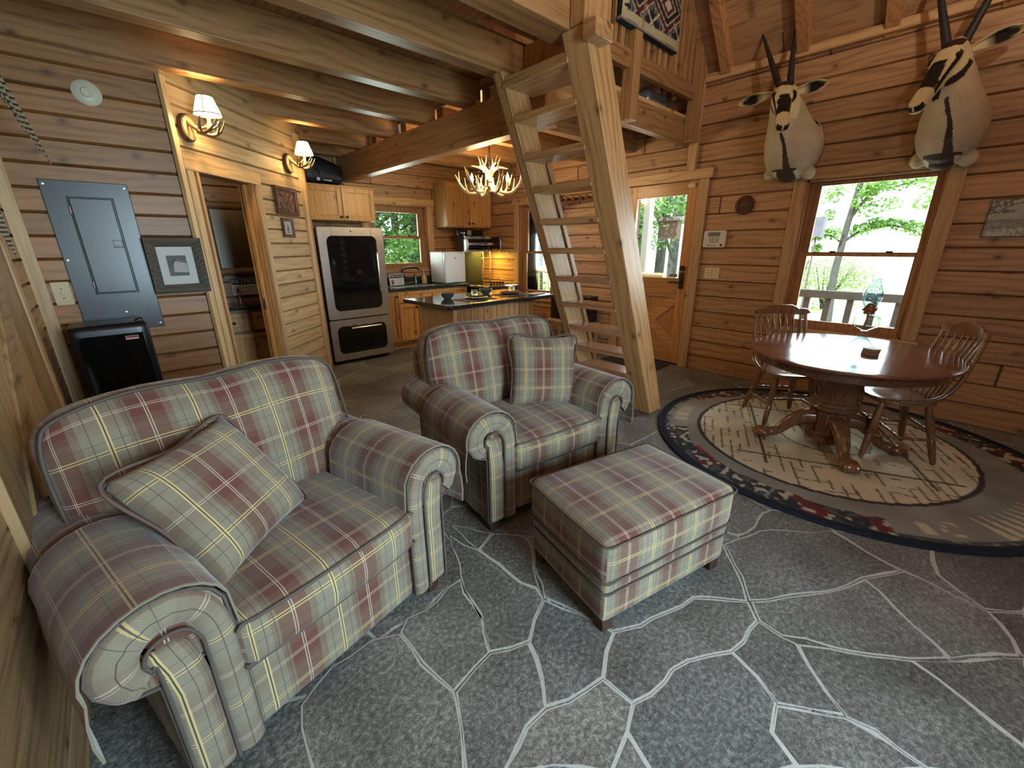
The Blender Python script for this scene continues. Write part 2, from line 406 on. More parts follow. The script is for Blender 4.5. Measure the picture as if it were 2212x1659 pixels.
def m_pane(nm='window_pane', tint=(0.95, 0.98, 0.97, 1), ior=1.45):
    k = N(nm); g = k.n('ShaderNodeBsdfGlossy'); g.inputs['Roughness'].default_value = 0.02
    t = k.n('ShaderNodeBsdfTransparent'); t.inputs[0].default_value = tint
    fr = k.n('ShaderNodeFresnel'); fr.inputs[0].default_value = ior
    ms = k.n('ShaderNodeMixShader'); k.t.links.new(fr.outputs[0], ms.inputs[0])
    k.t.links.new(t.outputs[0], ms.inputs[1]); k.t.links.new(g.outputs[0], ms.inputs[2]); k.t.links.new(ms.outputs[0], k.out.inputs[0])
    return k.mat
M['pane'] = m_pane()

def m_lamp():
    k = N('lamp_glass'); g = k.n('ShaderNodeBsdfGlossy'); g.inputs['Roughness'].default_value = 0.03; t = k.n('ShaderNodeBsdfTransparent'); t.inputs[0].default_value = (0.80, 0.92, 0.955, 1)
    lw = k.n('ShaderNodeLayerWeight'); lw.inputs[0].default_value = 0.5
    ms = k.n('ShaderNodeMixShader'); k.t.links.new(k.math('MULTIPLY_ADD', k.math('POWER', lw.outputs['Facing'], 2.0), 0.75, 0.10), ms.inputs[0])
    k.t.links.new(t.outputs[0], ms.inputs[1]); k.t.links.new(g.outputs[0], ms.inputs[2]); k.t.links.new(ms.outputs[0], k.out.inputs[0]); return k.mat
M['lampglass'] = m_lamp()
def m_glass(name, col):
    k = N(name); k.base(col); k.rough(0.02); k.bsdf.inputs['Transmission Weight'].default_value = 1.0; k.bsdf.inputs['IOR'].default_value = 1.45
    return k.mat
M['glass'] = m_glass('clear_glass', (0.93, 0.99, 1.0))
def m_granite():
    k = N('black_granite'); f = k.noise(k.co(), 90, 3, 0.7); g = k.noise(k.co(), 14, 3)
    col = k.ramp(f, [(0.42, (0.012, 0.013, 0.013)), (0.55, (0.03, 0.035, 0.033)), (0.68, (0.14, 0.16, 0.15))]).outputs[0]
    k.base(k.mix(k.math('MULTIPLY', g, 0.4), col, (0.02, 0.025, 0.025, 1))); k.rough(0.12); return k.mat
M['granite'] = m_granite()
def m_plaid(name='plaid_fabric'):
    k = N(name); u = k.xyz(k.co('UV'))
    base, burg, bs2 = (0.205, 0.178, 0.126), (0.116, 0.040, 0.026), (0.158, 0.112, 0.074)
    blk, yel, wht, dk = (0.03, 0.025, 0.02, 1), (0.54, 0.41, 0.18, 1), (0.46, 0.40, 0.31, 1), (0.055, 0.045, 0.042, 1)
    O = (0, 0, 0, 0)
    def fr(x, sh): return k.math('FRACT', k.math('ADD', k.math('DIVIDE', x, 0.25), sh))
    fu, fv = fr(u[0], 20.08), fr(u[1], 20.30)
    wu = k.ramp(fu, [(0, base), (0.23, bs2), (0.32, burg), (0.68, bs2), (0.77, base)], 'CONSTANT').outputs[0]
    wv = k.ramp(fv, [(0, base), (0.28, bs2), (0.36, (0.135, 0.056, 0.042)), (0.64, bs2), (0.72, base)], 'CONSTANT').outputs[0]
    def lines(f, s):
        d = 0.017
        return k.ramp(f, [(0, yel), (d, blk), (2 * d, yel), (3 * d, O), (0.155, dk), (0.163, O), (0.275, dk) if s else (0.275, O), (0.282, O),
                          (0.475, wht), (0.488, O), (0.504, wht), (0.517, O), (0.86, dk), (0.868, O)], 'CONSTANT')
    lu, lv = lines(fu, 1), lines(fv, 0)
    col = k.mix(0.27, wu, wv)
    col = k.mix(k.math('MULTIPLY', lv.outputs[1], 0.62), col, lv.outputs[0])
    col = k.mix(k.math('MULTIPLY', lu.outputs[1], 0.80), col, lu.outputs[0])
    tw = k.n('ShaderNodeTexWave', wave_type='BANDS', bands_direction='DIAGONAL'); k.put(tw.inputs['Vector'], k.co('UV')); tw.inputs['Scale'].default_value = 110
    nz = k.noise(k.co('UV'), 320, 2)
    t = k.math('ADD', 0.80, k.math('ADD', k.math('MULTIPLY', tw.outputs[1], 0.16), k.math('MULTIPLY', nz, 0.24)))
    k.base(k.mix(1.0, col, k.comb(t, t, t), 'MULTIPLY')); k.rough(0.9); k.bsdf.inputs['Sheen Weight'].default_value = 0.25
    k.bsdf.inputs['Specular IOR Level'].default_value = 0.2
    k.bump(k.noise(k.co(), 14, 3), 0.25, 0.012)
    return k.mat
M['plaid'] = m_plaid()
def m_stone():
    k = N('flagstone'); a = k.n('ShaderNodeAttribute'); a.attribute_name = 'tone'
    c = k.co(); ax = k.xyz(a.outputs['Color'])
    big = k.noise(c, 2.6, 4); med = k.noise(c, 55, 5, 0.72); fin = k.noise(c, 210, 3, 0.7)
    f = k.math('ADD', k.math('MULTIPLY', big, 0.22), k.math('ADD', k.math('MULTIPLY', med, 0.52), k.math('MULTIPLY', fin, 0.30)))
    col = k.ramp(f, [(0.40, (0.045, 0.044, 0.040)), (0.52, (0.130, 0.128, 0.117)), (0.63, (0.32, 0.315, 0.29))]).outputs[0]
    k.base(k.mix(1.0, col, a.outputs['Color'], 'MULTIPLY'))
    k.rough(k.math('ADD', 0.34, k.math('MULTIPLY', med, 0.3))); k.bump(k.math('ADD', med, k.math('MULTIPLY', fin, 0.5)), 0.55, 0.006)
    return k.mat
M['stone'] = m_stone()
k = N('grout'); f = k.noise(k.co(), 60, 4); k.base(k.mix(f, (0.32, 0.305, 0.275, 1), (0.54, 0.52, 0.475, 1))); k.rough(0.75); M['grout'] = k.mat
def m_attr(name, rough=0.85, bump=0.0, bs=200):
    k = N(name); a = k.n('ShaderNodeAttribute'); a.attribute_name = 'Col'
    nz = k.noise(k.co(), bs, 3); t = k.math('ADD', 0.78, k.math('MULTIPLY', nz, 0.44))
    k.base(k.mix(1.0, a.outputs['Color'], k.comb(t, t, t), 'MULTIPLY')); k.rough(rough); k.bsdf.inputs['Specular IOR Level'].default_value = 0.25
    if bump: k.bump(nz, bump, 0.004)
    return k.mat
M['fur'] = m_attr('short_fur', 0.75, 0.3, 120)
M['pile'] = m_attr('rug_pile', 0.95, 0.3, 160)
def setcol(me, fn, name='Col'):
    ca = me.color_attributes.new(name, 'FLOAT_COLOR', 'POINT')
    for i, v in enumerate(me.vertices): ca.data[i].color = (*fn(v.co), 1)
M['soap2'] = plain('wick_orange', (0.40, 0.16, 0.06), 0.6)
M['cream2'] = plain('warm_white_plastic', (0.50, 0.47, 0.43), 0.45)
M['smoke'] = plain('smoked_glass', (0.035, 0.04, 0.03), 0.07, spec=0.7)
M['barnbrown'] = plain('dark_rustic_pine', (0.22, 0.13, 0.06), 0.5, var=0.3)
M['mirror'] = plain('mirror_glass', (0.30, 0.29, 0.25), 0.22, 1.0)
M['relief'] = plain('carved_relief', (0.12, 0.05, 0.028), 0.45, var=0.5)
M['photo'] = plain('photo_grey', (0.10, 0.10, 0.095), 0.6, var=0.6)
M['pale'] = plain('photo_pale', (0.42, 0.42, 0.40), 0.7, var=0.2)
k = N('barred_feather'); x_ = k.xyz(k.co()); wv_ = k.n('ShaderNodeTexWave', wave_type='BANDS', bands_direction='Z'); k.put(wv_.inputs['Vector'], k.co()); wv_.inputs['Scale'].default_value = 16; wv_.inputs['Distortion'].default_value = 1.2
k.base(k.ramp(wv_.outputs[1], [(0.55, (0.42, 0.34, 0.22)), (0.72, (0.07, 0.045, 0.03))]).outputs[0]); k.rough(0.7); M['feather'] = k.mat
M['birdbody'] = plain('bird_body', (0.22, 0.10, 0.04), 0.6, var=0.5)
M['birdneck'] = plain('bird_neck', (0.02, 0.05, 0.05), 0.35)
M['trunk2'] = plain('brown_post', (0.10, 0.06, 0.045), 0.8, var=0.3)
# ---------------------------------------------------------------- room shell
XL, XR, YB, YP, YK = -0.375, 5.15, -1.7, 4.09, 6.31
P1, P2 = V((0.555, 4.09, 0)), V((1.768, 5.221, 0))
DL = (P2 - P1).length; DA = math.atan2(P2.y - P1.y, P2.x - P1.x)
DM = MX.Translation(P1) @ MX.Rotation(DA, 4, 'Z')      # local x along the angled wall, -y into the room
def struct(o, **kw): o['kind'] = 'structure'; return o
mapR = lambda s, d, z: (XR + d, s, z)
mapL = lambda s, d, z: (XL - d, s, z)
mapK = lambda s, d, z: (s, YK + d, z)
mapP = lambda s, d, z: (s, YP + d, z)
mapB = lambda s, d, z: (s, YB - d, z)
mapD = lambda s, d, z: (s, d, z)
def siding(mp, s0, s1, z0, z1, holes, pitch, off, g=0.010, dep=0.028, mb=None):
    """horizontal board siding with V joints, cut out round the openings"""
    mb = mb or MB()
    rows = [off + pitch * k for k in range(int((z0 - off) / pitch) - 2, int((z1 - off) / pitch) + 3)]
    cuts = sorted(set([z0, z1] + [h[k] for h in holes for k in (2, 3) if z0 < h[k] < z1]))
    bands = []
    for a, b in zip(rows[:-1], rows[1:]):
        for p, q, da, db in ((a, a + g, dep, 0), (a + g, b - g, 0, 0), (b - g, b, 0, dep)):
            pts = [p] + [c for c in cuts if p < c < q] + [q]
            for u, v_ in zip(pts[:-1], pts[1:]):
                if v_ <= z0 or u >= z1: continue
                f = lambda t: da + (db - da) * (t - p) / (q - p)
                bands.append((u, v_, f(u), f(v_)))
    for u, v_, du, dv in bands:
        zm = (u + v_) / 2; segs = [(s0, s1)]
        for h in holes:
            if h[2] < zm < h[3]:
                ns = []
                for a, b in segs:
                    if h[0] > a: ns.append((a, min(b, h[0])))
                    if h[1] < b: ns.append((max(a, h[1]), b))
                segs = [(a, b) for a, b in ns if b - a > 1e-4]
        for a, b in segs:
            mb.add([mp(a, du, u), mp(b, du, u), mp(b, dv, v_), mp(a, dv, v_)], [(0, 1, 2, 3)])
    return mb
# floor: traced flagstones in the foreground, free-form ones beyond
TR = [[(1.099,1.693),(1.234,1.469),(1.082,1.425)],[(1.047,1.620),(1.082,1.425),(1.106,1.031),(1.092,0.964),(0.913,0.885),(0.770,0.934),(0.910,1.335)],[(1.230,1.464),(1.344,1.336),(1.225,1.144),(1.103,0.981),(1.106,1.031),(1.082,1.425)],[(0.904,1.326),(0.770,0.934),(0.565,0.922),(0.534,1.263),(0.609,1.312),(0.757,1.297)],[(0.532,1.259),(0.563,0.919),(0.504,0.803),(0.446,0.703),(0.107,1.001),(0.153,1.240),(0.280,1.326),(0.436,1.307)],[(0.767,0.930),(0.910,0.883),(0.765,0.657),(0.533,0.621),(0.448,0.702),(0.502,0.806),(0.563,0.916)],[(1.088,0.961),(1.163,0.808),(1.170,0.673),(1.003,0.575),(0.766,0.658),(0.910,0.883)],[(0.762,0.654),(1.001,0.573),(0.994,0.449),(0.893,0.413),(0.755,0.410),(0.533,0.621)],[(1.170,0.673),(1.271,0.599),(1.573,0.519),(1.739,0.339),(1.672,0.263),(1.449,0.311),(1.212,0.421),(0.994,0.449),(1.003,0.575)],[(1.446,0.310),(1.398,0.208),(1.364,0.130),(1.248,0.097),(1.182,0.005),(0.868,0.303),(0.893,0.413),(0.992,0.448),(1.210,0.419)],[(0.893,0.413),(0.868,0.303),(0.755,0.410)],[(1.446,0.310),(1.667,0.261),(1.648,0.174),(1.645,0.126),(1.476,-0.055),(1.360,0.129),(1.398,0.208)],[(1.751,0.336),(2.051,0.116),(2.272,0.005),(2.007,-0.275),(1.904,-0.195),(1.732,0.053),(1.654,0.175),(1.675,0.260)],[(2.272,0.005),(2.466,-0.105),(2.436,-0.376),(2.223,-0.475),(2.208,-0.474),(2.007,-0.275)],[(2.059,0.555),(2.299,0.481),(2.587,0.205),(2.466,-0.099),(2.277,0.006),(2.056,0.117),(1.752,0.343)],[(1.645,0.126),(1.728,0.052),(1.899,-0.195),(1.824,-0.331),(1.771,-0.467),(1.674,-0.462),(1.473,-0.271),(1.470,-0.056)],[(1.354,0.128),(1.467,-0.056),(1.470,-0.267),(1.182,0.005),(1.248,0.097)],[(1.899,-0.195),(2.221,-0.490),(1.771,-0.467),(1.824,-0.331)],[(2.587,0.205),(2.829,-0.182),(2.561,-0.226),(2.444,-0.376),(2.466,-0.105)],[(2.829,-0.182),(3.125,-0.537),(2.515,-0.505),(2.444,-0.376),(2.561,-0.226)],[(2.436,-0.376),(2.510,-0.505),(2.221,-0.490),(2.223,-0.475)],[(1.099,0.965),(1.225,1.144),(1.351,1.329),(2.052,0.561),(1.742,0.344),(1.576,0.521),(1.274,0.601),(1.174,0.676),(1.165,0.810)]]
def inset(poly, w):
    n = len(poly); out = []
    for i in range(n):
        a, b, c = V(poly[i - 1]), V(poly[i]), V(poly[(i + 1) % n])
        d1, d2 = (b - a).normalized(), (c - b).normalized()
        n1, n2 = V((-d1.y, d1.x)), V((-d2.y, d2.x)); m = n1 + n2
        k = max(0.35, m.dot(m) / 2)
        out.append(b + m / 2 * w / k)
    return out
def area(p): return sum(p[i - 1][0] * p[i][1] - p[i][0] * p[i - 1][1] for i in range(len(p))) / 2
def wav(p):
    return V((0.010 * math.sin(19 * p[1] + 7 * p[0]) + 0.006 * math.sin(53 * p[1] + 31 * p[0]), 0.010 * math.sin(17 * p[0] - 5 * p[1]) + 0.006 * math.sin(61 * p[0] - 23 * p[1])))
def wavy(poly):
    out = []
    for i in range(len(poly)):
        a, b = V(poly[i]), V(poly[(i + 1) % len(poly)]); k = max(1, int((b - a).length / 0.07))
        out += [a + (b - a) * t / k for t in range(k)]
    return out
def voronoi(seeds, x0, x1, y0, y1):
    cells = []
    for i, s in enumerate(seeds):
        poly = [(x0, y0), (x1, y0), (x1, y1), (x0, y1)]
        for j, t in enumerate(seeds):
            if i == j or (V(s) - V(t)).length > 2.4: continue
            m = (V(s) + V(t)) / 2; n = V(t) - V(s); new = []
            for k in range(len(poly)):
                a, b = V(poly[k]), V(poly[(k + 1) % len(poly)]); da, db = (a - m).dot(n), (b - m).dot(n)
                if da <= 0: new.append(tuple(a))
                if da * db < 0: new.append(tuple(a + (b - a) * da / (da - db)))
            poly = new
            if len(poly) < 3: break
        if len(poly) >= 3: cells.append(poly)
    return cells
def make_floor():
    rnd = random.Random(11); mb = MB(); tones = []
    seeds = []
    tries = 0
    while tries < 6000 and len(seeds) < 170:
        tries += 1; s = (rnd.uniform(XL - .1, XR + .1), rnd.uniform(YB, YK + .1)); lim = 0.30 + 0.22 * rnd.random()
        if all((V(s) - V(t)).length > lim for t in seeds): seeds.append(s)
    def stone(poly, zg, zs, w):
        if area(poly) < 0: poly = poly[::-1]
        full = wavy(poly); full = [p + wav(p) for p in full]
        if zg is not None:
            mb.add([(p.x, p.y, zg) for p in full], [tuple(range(len(full)))], 1)
        ins = inset(poly, w); 
        if area(ins) <= 0: return
        ins = [p + wav(p) for p in wavy(ins)]; n = len(ins)
        top = inset(ins, 0.006)
        b = len(mb.v)
        mb.add([(p.x, p.y, zs - 0.004) for p in ins] + [(p.x, p.y, zs) for p in top],
               [tuple(n + i for i in range(n))] + [(i, (i + 1) % n, n + (i + 1) % n, n + i) for i in range(n)], 0)
        k = rnd.uniform(0.8, 1.2); h = rnd.random()
        tones.append((b, len(mb.v), (k * (1.0 + 0.04 * h), k, k * (1.0 - 0.05 * h))))
    mb.add([(XL - .1, YB - .1, -0.006), (XR + .1, YB - .1, -0.006), (XR + .1, YK + .1, -0.006), (XL - .1, YK + .1, -0.006)], [(0, 1, 2, 3)], 1)
    for c in voronoi(seeds, XL - .1, XR + .1, YB - .1, YK + .1): stone(c, None, -0.0025, 0.011)
    for t in TR: stone(list(t), -0.0012, 0.0, 0.0115)
    o = mb.build('floor', [M['stone'], M['grout']], weld=False)
    ca = o.data.color_attributes.new('tone', 'FLOAT_COLOR', 'POINT')
    for v in ca.data: v.color = (1, 1, 1, 1)
    for a, b, c in tones:
        for i in range(a, b): ca.data[i].color = (*c, 1)
    struct(o)
make_floor()
# openings: (s0, s1, z0, z1)
H_DIN = (0.285, 1.275, 0.66, 2.085); H_DOOR = (2.33, 3.28, -0.02, 2.215); H_KW = (4.53, 5.30, 0.66, 2.13)
H_SINK = (2.98, 4.02, 1.16, 2.12)
PR, ZR = 0.1835, 0.91
struct(siding(mapR, YB, YK, -0.01, 3.16, [H_DIN, H_DOOR, H_KW], PR, ZR).build('wall_right', M['wall_right'], weld=False))
struct(siding(mapK, XL, XR, -0.01, 5.9, [H_SINK], PR, ZR).build('wall_kitchen', M['wall_back'], weld=False))
struct(siding(mapP, XL, P1.x, -0.01, 2.9, [], 0.1421, 1.155).build('wall_panel', M['wall_panel'], weld=False))
struct(siding(mapL, YB, YK, -0.01, 3.2, [], 0.1421, 1.155).build('wall_left', M['wall_left'], weld=False))
BD = (0.125, 0.80, -0.02, 2.045)
o = siding(mapD, 0, DL, -0.01, 2.9, [BD], 0.1325, 0.612).build('wall_angled', M['wall_diag'], weld=False); o.matrix_world = DM; struct(o)
H_GW = (0.32, 1.38, 0.15, 2.35)
struct(siding(mapB, XL, XR, -0.01, 5.9, [H_GW], PR, ZR).build('wall_behind', M['wall_back'], weld=False))
struct(siding(lambda s, d, z: (P2.x + 0.04 - d, s, z), P2.y, YK, -0.01, 2.9, [], 0.1325, 0.612).build('wall_alcove', M['wall_back'], weld=False))
# bathroom interior behind the angled wall

# roof: two slopes of planks meeting over the middle of the room
RX, RZ = (XL + XR) / 2, 3.2 + (XR - XL) / 2
rf = MB()
rf.add([(XR + .3, YB - .2, 2.95), (XR + .3, YK + .3, 2.95), (RX, YK + .3, RZ + 0.05), (RX, YB - .2, RZ + 0.05)], [(0, 1, 2, 3)])
rf.add([(XL - .3, YB - .2, 2.95), (XL - .3, YK + .3, 2.95), (RX, YK + .3, RZ + 0.05), (RX, YB - .2, RZ + 0.05)], [(0, 1, 2, 3)])
struct(rf.build('ceiling', M['roof'], weld=False))
# top plate along the right wall
struct(MB().box((XR - 0.05, YB, 3.14), (XR + 0.05, 2.40, 3.215)).build('trim_1', M['trim_y'], bevel=0.004))
# post trim up the right wall beside the kitchen loft
struct(MB().box((XR - 0.05, 2.39, 2.30), (XR, 2.49, 3.9)).build('trim_2', M['trim_z'], bevel=0.004))
# corner trims
struct(MB().box((XL, YP - 0.022, 0), (XL + 0.065, YP, 2.64)).build('trim_3', M['corner_z'], bevel=0.003))
t4 = MB().box((-0.045, -0.03, 0), (0.0, 0.0, 2.62)).build('trim_4', M['corner_z'], bevel=0.003); t4.matrix_world = DM; struct(t4)
t5 = MB().box((DL - 0.055, -0.025, 0), (DL + 0.005, 0.01, 2.64)).build('trim_5', M['corner_z'], bevel=0.003); t5.matrix_world = DM; struct(t5)
t6 = MB().box((DL + 0.005, -0.03, 0), (DL + 0.03, 0.06, 2.64)).build('trim_6', M['jamb_z'], bevel=0.003); t6.matrix_world = DM; struct(t6)

# ---------------------------------------------------------------- windows
def bxm(mb, mp, a, b, mi=0): return mb.box(mp(*a), mp(*b), mi)
def window(name, mp, gl, ho, cas, mats, zmeet, head=0.10, sill=True, loc=None):
    """double-hung window: gl = visible glass (s0,s1,z0,z1), ho = hole, cas = casing width"""
    mh, mv = mats
    w_ = thing(name, None, None, mp((ho[0] + ho[1]) / 2, 0, ho[2]), kind='structure')
    s0, s1, z0, z1 = ho; g0, g1, k0, k1 = gl
    f = MB()
    for a, b in ((s0 - cas, s0 + 0.005), (s1 - 0.005, s1 + cas)): bxm(f, mp, (a, -0.028, z0 - 0.0), (b, 0.002, z1 + 0.0))
    f.build('side_casing', mv, w_, bevel=0.004, world=True)
    f = MB(); bxm(f, mp, (s0 - cas - 0.03, -0.036, z1), (s1 + cas + 0.03, 0.002, z1 + head)); f.build('head_casing', mh, w_, bevel=0.004, world=True)
    if sill:
        f = MB(); bxm(f, mp, (s0 - cas - 0.02, -0.05, z0 - 0.035), (s1 + cas + 0.02, 0.06, z0)); f.build('sill', mh, w_, bevel=0.004, world=True)
        f = MB(); bxm(f, mp, (s0 - cas, -0.02, z0 - 0.12), (s1 + cas, 0.002, z0 - 0.035)); f.build('apron', mh, w_, bevel=0.004, world=True)
    f = MB()
    for a, b in ((s0, s0 + 0.02), (s1 - 0.02, s1)): bxm(f, mp, (a, -0.005, z0), (b, 0.2, z1))
    bxm(f, mp, (s0, -0.005, z1 - 0.02), (s1, 0.2, z1)); bxm(f, mp, (s0, -0.005, z0), (s1, 0.2, z0 + 0.02))
    f.build('jamb', M['sash'], w_, world=True)
    for nm, a, b, d in (('lower_sash', k0, zmeet, 0.05), ('upper_sash', zmeet, k1, 0.085)):
        t = MB(); lo = z0 + 0.02 if nm == 'lower_sash' else zmeet - 0.018; hi = z1 - 0.02 if nm == 'upper_sash' else zmeet + 0.018
        for p, q in ((s0 + 0.02, g0), (g1, s1 - 0.02)): bxm(t, mp, (p, d, lo), (q, d + 0.034, hi))
        bxm(t, mp, (g0, d, lo), (g1, d + 0.034, a if nm == 'lower_sash' else zmeet + 0.018)); bxm(t, mp, (g0, d, b if nm == 'upper_sash' else zmeet - 0.018), (g1, d + 0.034, hi))
        so = t.build(nm, M['sash'], w_, bevel=0.003, world=True)
        p_ = MB(); bxm(p_, mp, (g0 - 0.005, d + 0.015, lo + 0.01), (g1 + 0.005, d + 0.019, hi - 0.01)); q = p_.build('pane', M['pane'], so); q.data.transform(MX.Translation(-V(w_.location)))
    for e in (0.22, 0.74):
        t = MB(); c = g0 + (g1 - g0) * e; bxm(t, mp, (c - 0.025, 0.03, zmeet + 0.018), (c + 0.025, 0.06, zmeet + 0.032)); t.build('sash_lock', M['bronze'], w_, bevel=0.003, world=True)
    return w_
window('window_1', mapR, (0.355, 1.165, 0.745, 2.03), H_DIN, 0.10, (M['trim_y'], M['trim_z']), 1.40)
window('window_2', mapR, (4.62, 5.17, 0.79, 2.04), H_KW, 0.10, (M['trim_y'], M['trim_z']), 1.395)
window('window_3', mapK, (3.10, 3.89, 1.245, 2.01), H_SINK, 0.10, (M['trim_x'], M['trim_z']), 1.64, sill=False)
# glass wall behind the viewer: a mullioned window
gw = thing('window_4', None, None, (0.85, YB, 0.15), kind='structure')
f = MB()
for x in (0.32, 0.81, 1.30): f.box((x, YB - 0.12, 0.15), (x + 0.08, YB + 0.02, 2.35))
for z in (0.15, 2.27): f.box((0.32, YB - 0.12, z), (1.38, YB + 0.02, z + 0.08))
f.build('window_frame', M['trim_z'], gw, bevel=0.004, world=True)
for a in (0.40, 0.89): MB().box((a, YB - 0.06, 0.23), (a + 0.41, YB - 0.055, 2.27)).build('pane', M['pane'], gw, world=True)

# ---------------------------------------------------------------- entry door in the right wall
d1 = thing('door_1', None, None, (XR, 2.8, 0), kind='structure')
DY0, DY1, DZ = 2.345, 3.265, 2.205
f = MB(); f.box((XR + 0.0, DY0 - 0.02, 0), (XR + 0.2, DY0, DZ + 0.02)); f.box((XR, DY1, 0), (XR + 0.2, DY1 + 0.02, DZ + 0.02)); f.box((XR, DY0, DZ), (XR + 0.2, DY1, DZ + 0.02)); f.build('jamb', M['jamb_z'], d1, world=True)
f = MB(); f.box((XR - 0.03, DY0 - 0.13, 0), (XR, DY0 - 0.012, DZ + 0.0)); f.box((XR - 0.03, DY1 + 0.012, 0), (XR, DY1 + 0.13, DZ)); f.build('side_casing', M['trim_z'], d1, bevel=0.004, world=True)
MB().box((XR - 0.04, DY0 - 0.16, DZ), (XR, DY1 + 0.16, DZ + 0.105)).build('head_casing', M['trim_y'], d1, bevel=0.004, world=True)
g0, g1, gz0, gz1 = 2.475, 3.135, 1.10, 2.06
sl = MB(); X0, X1 = XR + 0.02, XR + 0.065
sl.box((X0, DY0 + .003, 0.02), (X1, g0, DZ - .003)); sl.box((X0, g1, 0.02), (X1, DY1 - .003, DZ - .003))
slab = sl.build('stile', M['door_z'], d1, bevel=0.003, world=True)
r = MB()
for a, b in ((0.02, 0.26), (0.86, gz0), (gz1, DZ - .003)): r.box((X0, g0, a), (X1, g1, b))
r.build('rail', M['door_y'], d1, bevel=0.003, world=True)
MB().box((X0 + 0.02, g0, 0.26), (X0 + 0.035, g1, 0.86)).build('panel', M['door_z'], d1, world=True)
r = MB()
for p, q in (((g0, 0.26), (g1, 0.86)), ((g0, 0.86), (g1, 0.26))):
    for k in (-0.055, 0.055):
        r.bar((X0 + 0.012 + (0.004 if p[1] > .5 else 0), p[0], p[1]), (X0 + 0.012 + (0.004 if p[1] > .5 else 0), q[0], q[1]), 0.022, 0.12) if k > 0 else None
r.build('cross_brace', M['door_y'], d1, bevel=0.004, world=True)
MB().box((X0 + 0.02, g0 - 0.004, gz0 - 0.004), (X0 + 0.025, g1 + 0.004, gz1 + 0.004)).build('pane', M['pane'], d1, world=True)
hd = MB(); hd.rbox((0.012, 0.062, 0.20), 0.006, 6); hd.moved(MX.Translation((X0 - 0.005, 2.425, 1.075)))
hd.tube(spline([(X0 - 0.03, 2.425, 1.055), (X0 - 0.045, 2.47, 1.055), (X0 - 0.04, 2.52, 1.06), (X0 - 0.04, 2.57, 1.05)]), 0.009, 8)
hd.tube([(X0, 2.425, 1.055), (X0 - 0.035, 2.425, 1.055)], 0.013, 8)
hd.build('door_handle', M['bronze'], d1, smooth=40, world=True)
MB().lathe([(0.032, -0.012), (0.034, 0.0), (0.018, 0.001)], (X0 - 0.006, 2.425, 1.222), 16, ax='x').build('deadbolt', M['bronze'], d1, smooth=40, world=True)
MB().box((X0 - 0.02, 2.385, 2.125), (X0, 2.475, 2.175)).build('alarm_sensor', M['ivory'], d1, bevel=0.004, world=True)
MB().box((X0 + 0.012, 2.49, 1.115), (X0 + 0.02, 2.60, 1.15)).build('door_sticker', M['jamb_z'], d1, world=True)
MB().box((X0 - 0.01, DY0, 0.0), (X1 + 0.1, DY1, 0.022)).build('threshold', M['matblack'], d1, world=True)

# ---------------------------------------------------------------- pocket door opening to the bathroom (angled wall)
d2 = thing('door_2', None, None, P1, DA, kind='structure')
f = MB(); f.box((0.015, -0.028, 0), (0.075, 0.0, 2.05)); f.build('side_casing', M['corner_z'], d2, bevel=0.003)
f = MB(); f.box((0.075, -0.016, 0), (0.105, 0.0, 2.05)); f.build('side_reveal', M['jamb_z'], d2, bevel=0.003)
f = MB(); f.box((0.105, -0.028, 0), (0.128, 0.02, 2.05)); f.box((0.80, -0.028, 0), (0.86, 0.0, 2.05)); f.build('jamb_casing', M['trim_z'], d2, bevel=0.003)
MB().box((0.0, -0.032, 2.045), (0.87, 0.0, 2.14)).build('head_casing', M['trim_x'], d2, bevel=0.003)
f = MB(); f.box((0.112, 0, 0), (0.127, 0.12, 2.06)); f.box((0.112, 0, 2.045), (0.80, 0.12, 2.06)); f.build('jamb', M['jamb_z'], d2)
f = MB(); f.box((0.775, 0.0, 0), (0.80, 0.045, 2.045)); f.box((0.765, 0.085, 0), (0.80, 0.13, 2.045)); f.build('split_jamb', M['door_z'], d2, bevel=0.002)
MB().box((0.735, 0.05, 0.01), (0.80, 0.08, 2.04)).build('pocket_door_edge', M['door_z'], d2, bevel=0.002)
MB().box((0.733, 0.053, 0.93), (0.736, 0.077, 1.03)).build('latch_plate', M['steel'], d2)

# plank door with a diagonal brace on the left wall, beside the armchair
pd = thing('door_3', None, None, (XL, 2.35, 0), kind='structure')
MB().box((XL, 1.75, 0.02), (XL + 0.025, 3.25, 2.05)).build('door_planks', M['leftdoor'], pd, world=True)
f = MB(); f.bar((XL + 0.030, 1.8, 0.5), (XL + 0.030, 3.2, 1.75), 0.012, 0.15); f.build('door_brace', M['leftbrace'], pd, bevel=0.003, world=True)
MB().box((XL, 3.27, 0), (XL + 0.03, 3.38, 2.1)).build('side_casing', M['corner_z'], pd, bevel=0.003, world=True)
# ---------------------------------------------------------------- loft timber
def joist(y0, y1, x0, x1, z0, z1, label, name='ceiling_joist', cat='joist', group='joists under the left loft'):
    o = MB().box((x0, y0, z0), (x1, y1, z1)).build(name, M['beam_x'], bevel=0.006)
    return setp(o, label, cat, group)
ZJ = 2.66
joist(1.86, 2.05, XL, 2.38, ZJ, 2.92, 'thick pine rim joist running overhead from left to the top of the ladder', 'rim_joist', group=None)
joist(2.58, 2.70, XL, 2.555, ZJ, 2.88, 'pine ceiling joist next to the rim joist, ending at the ladder head')
joist(3.30, 3.42, XL, 2.74, ZJ, 2.88, 'pine ceiling joist passing just in front of the smoke detector wall')
joist(4.02, 4.14, XL, 2.74, ZJ, 2.88, 'pine ceiling joist along the top of the breaker panel wall')
joist(4.76, 4.88, 0.9, 2.74, ZJ, 2.88, 'reddish pine ceiling joist above the bigger wall sconce')
joist(5.50, 5.62, 1.6, 2.74, ZJ, 2.88, 'knotty yellow lit pine joist above the far wall sconce')
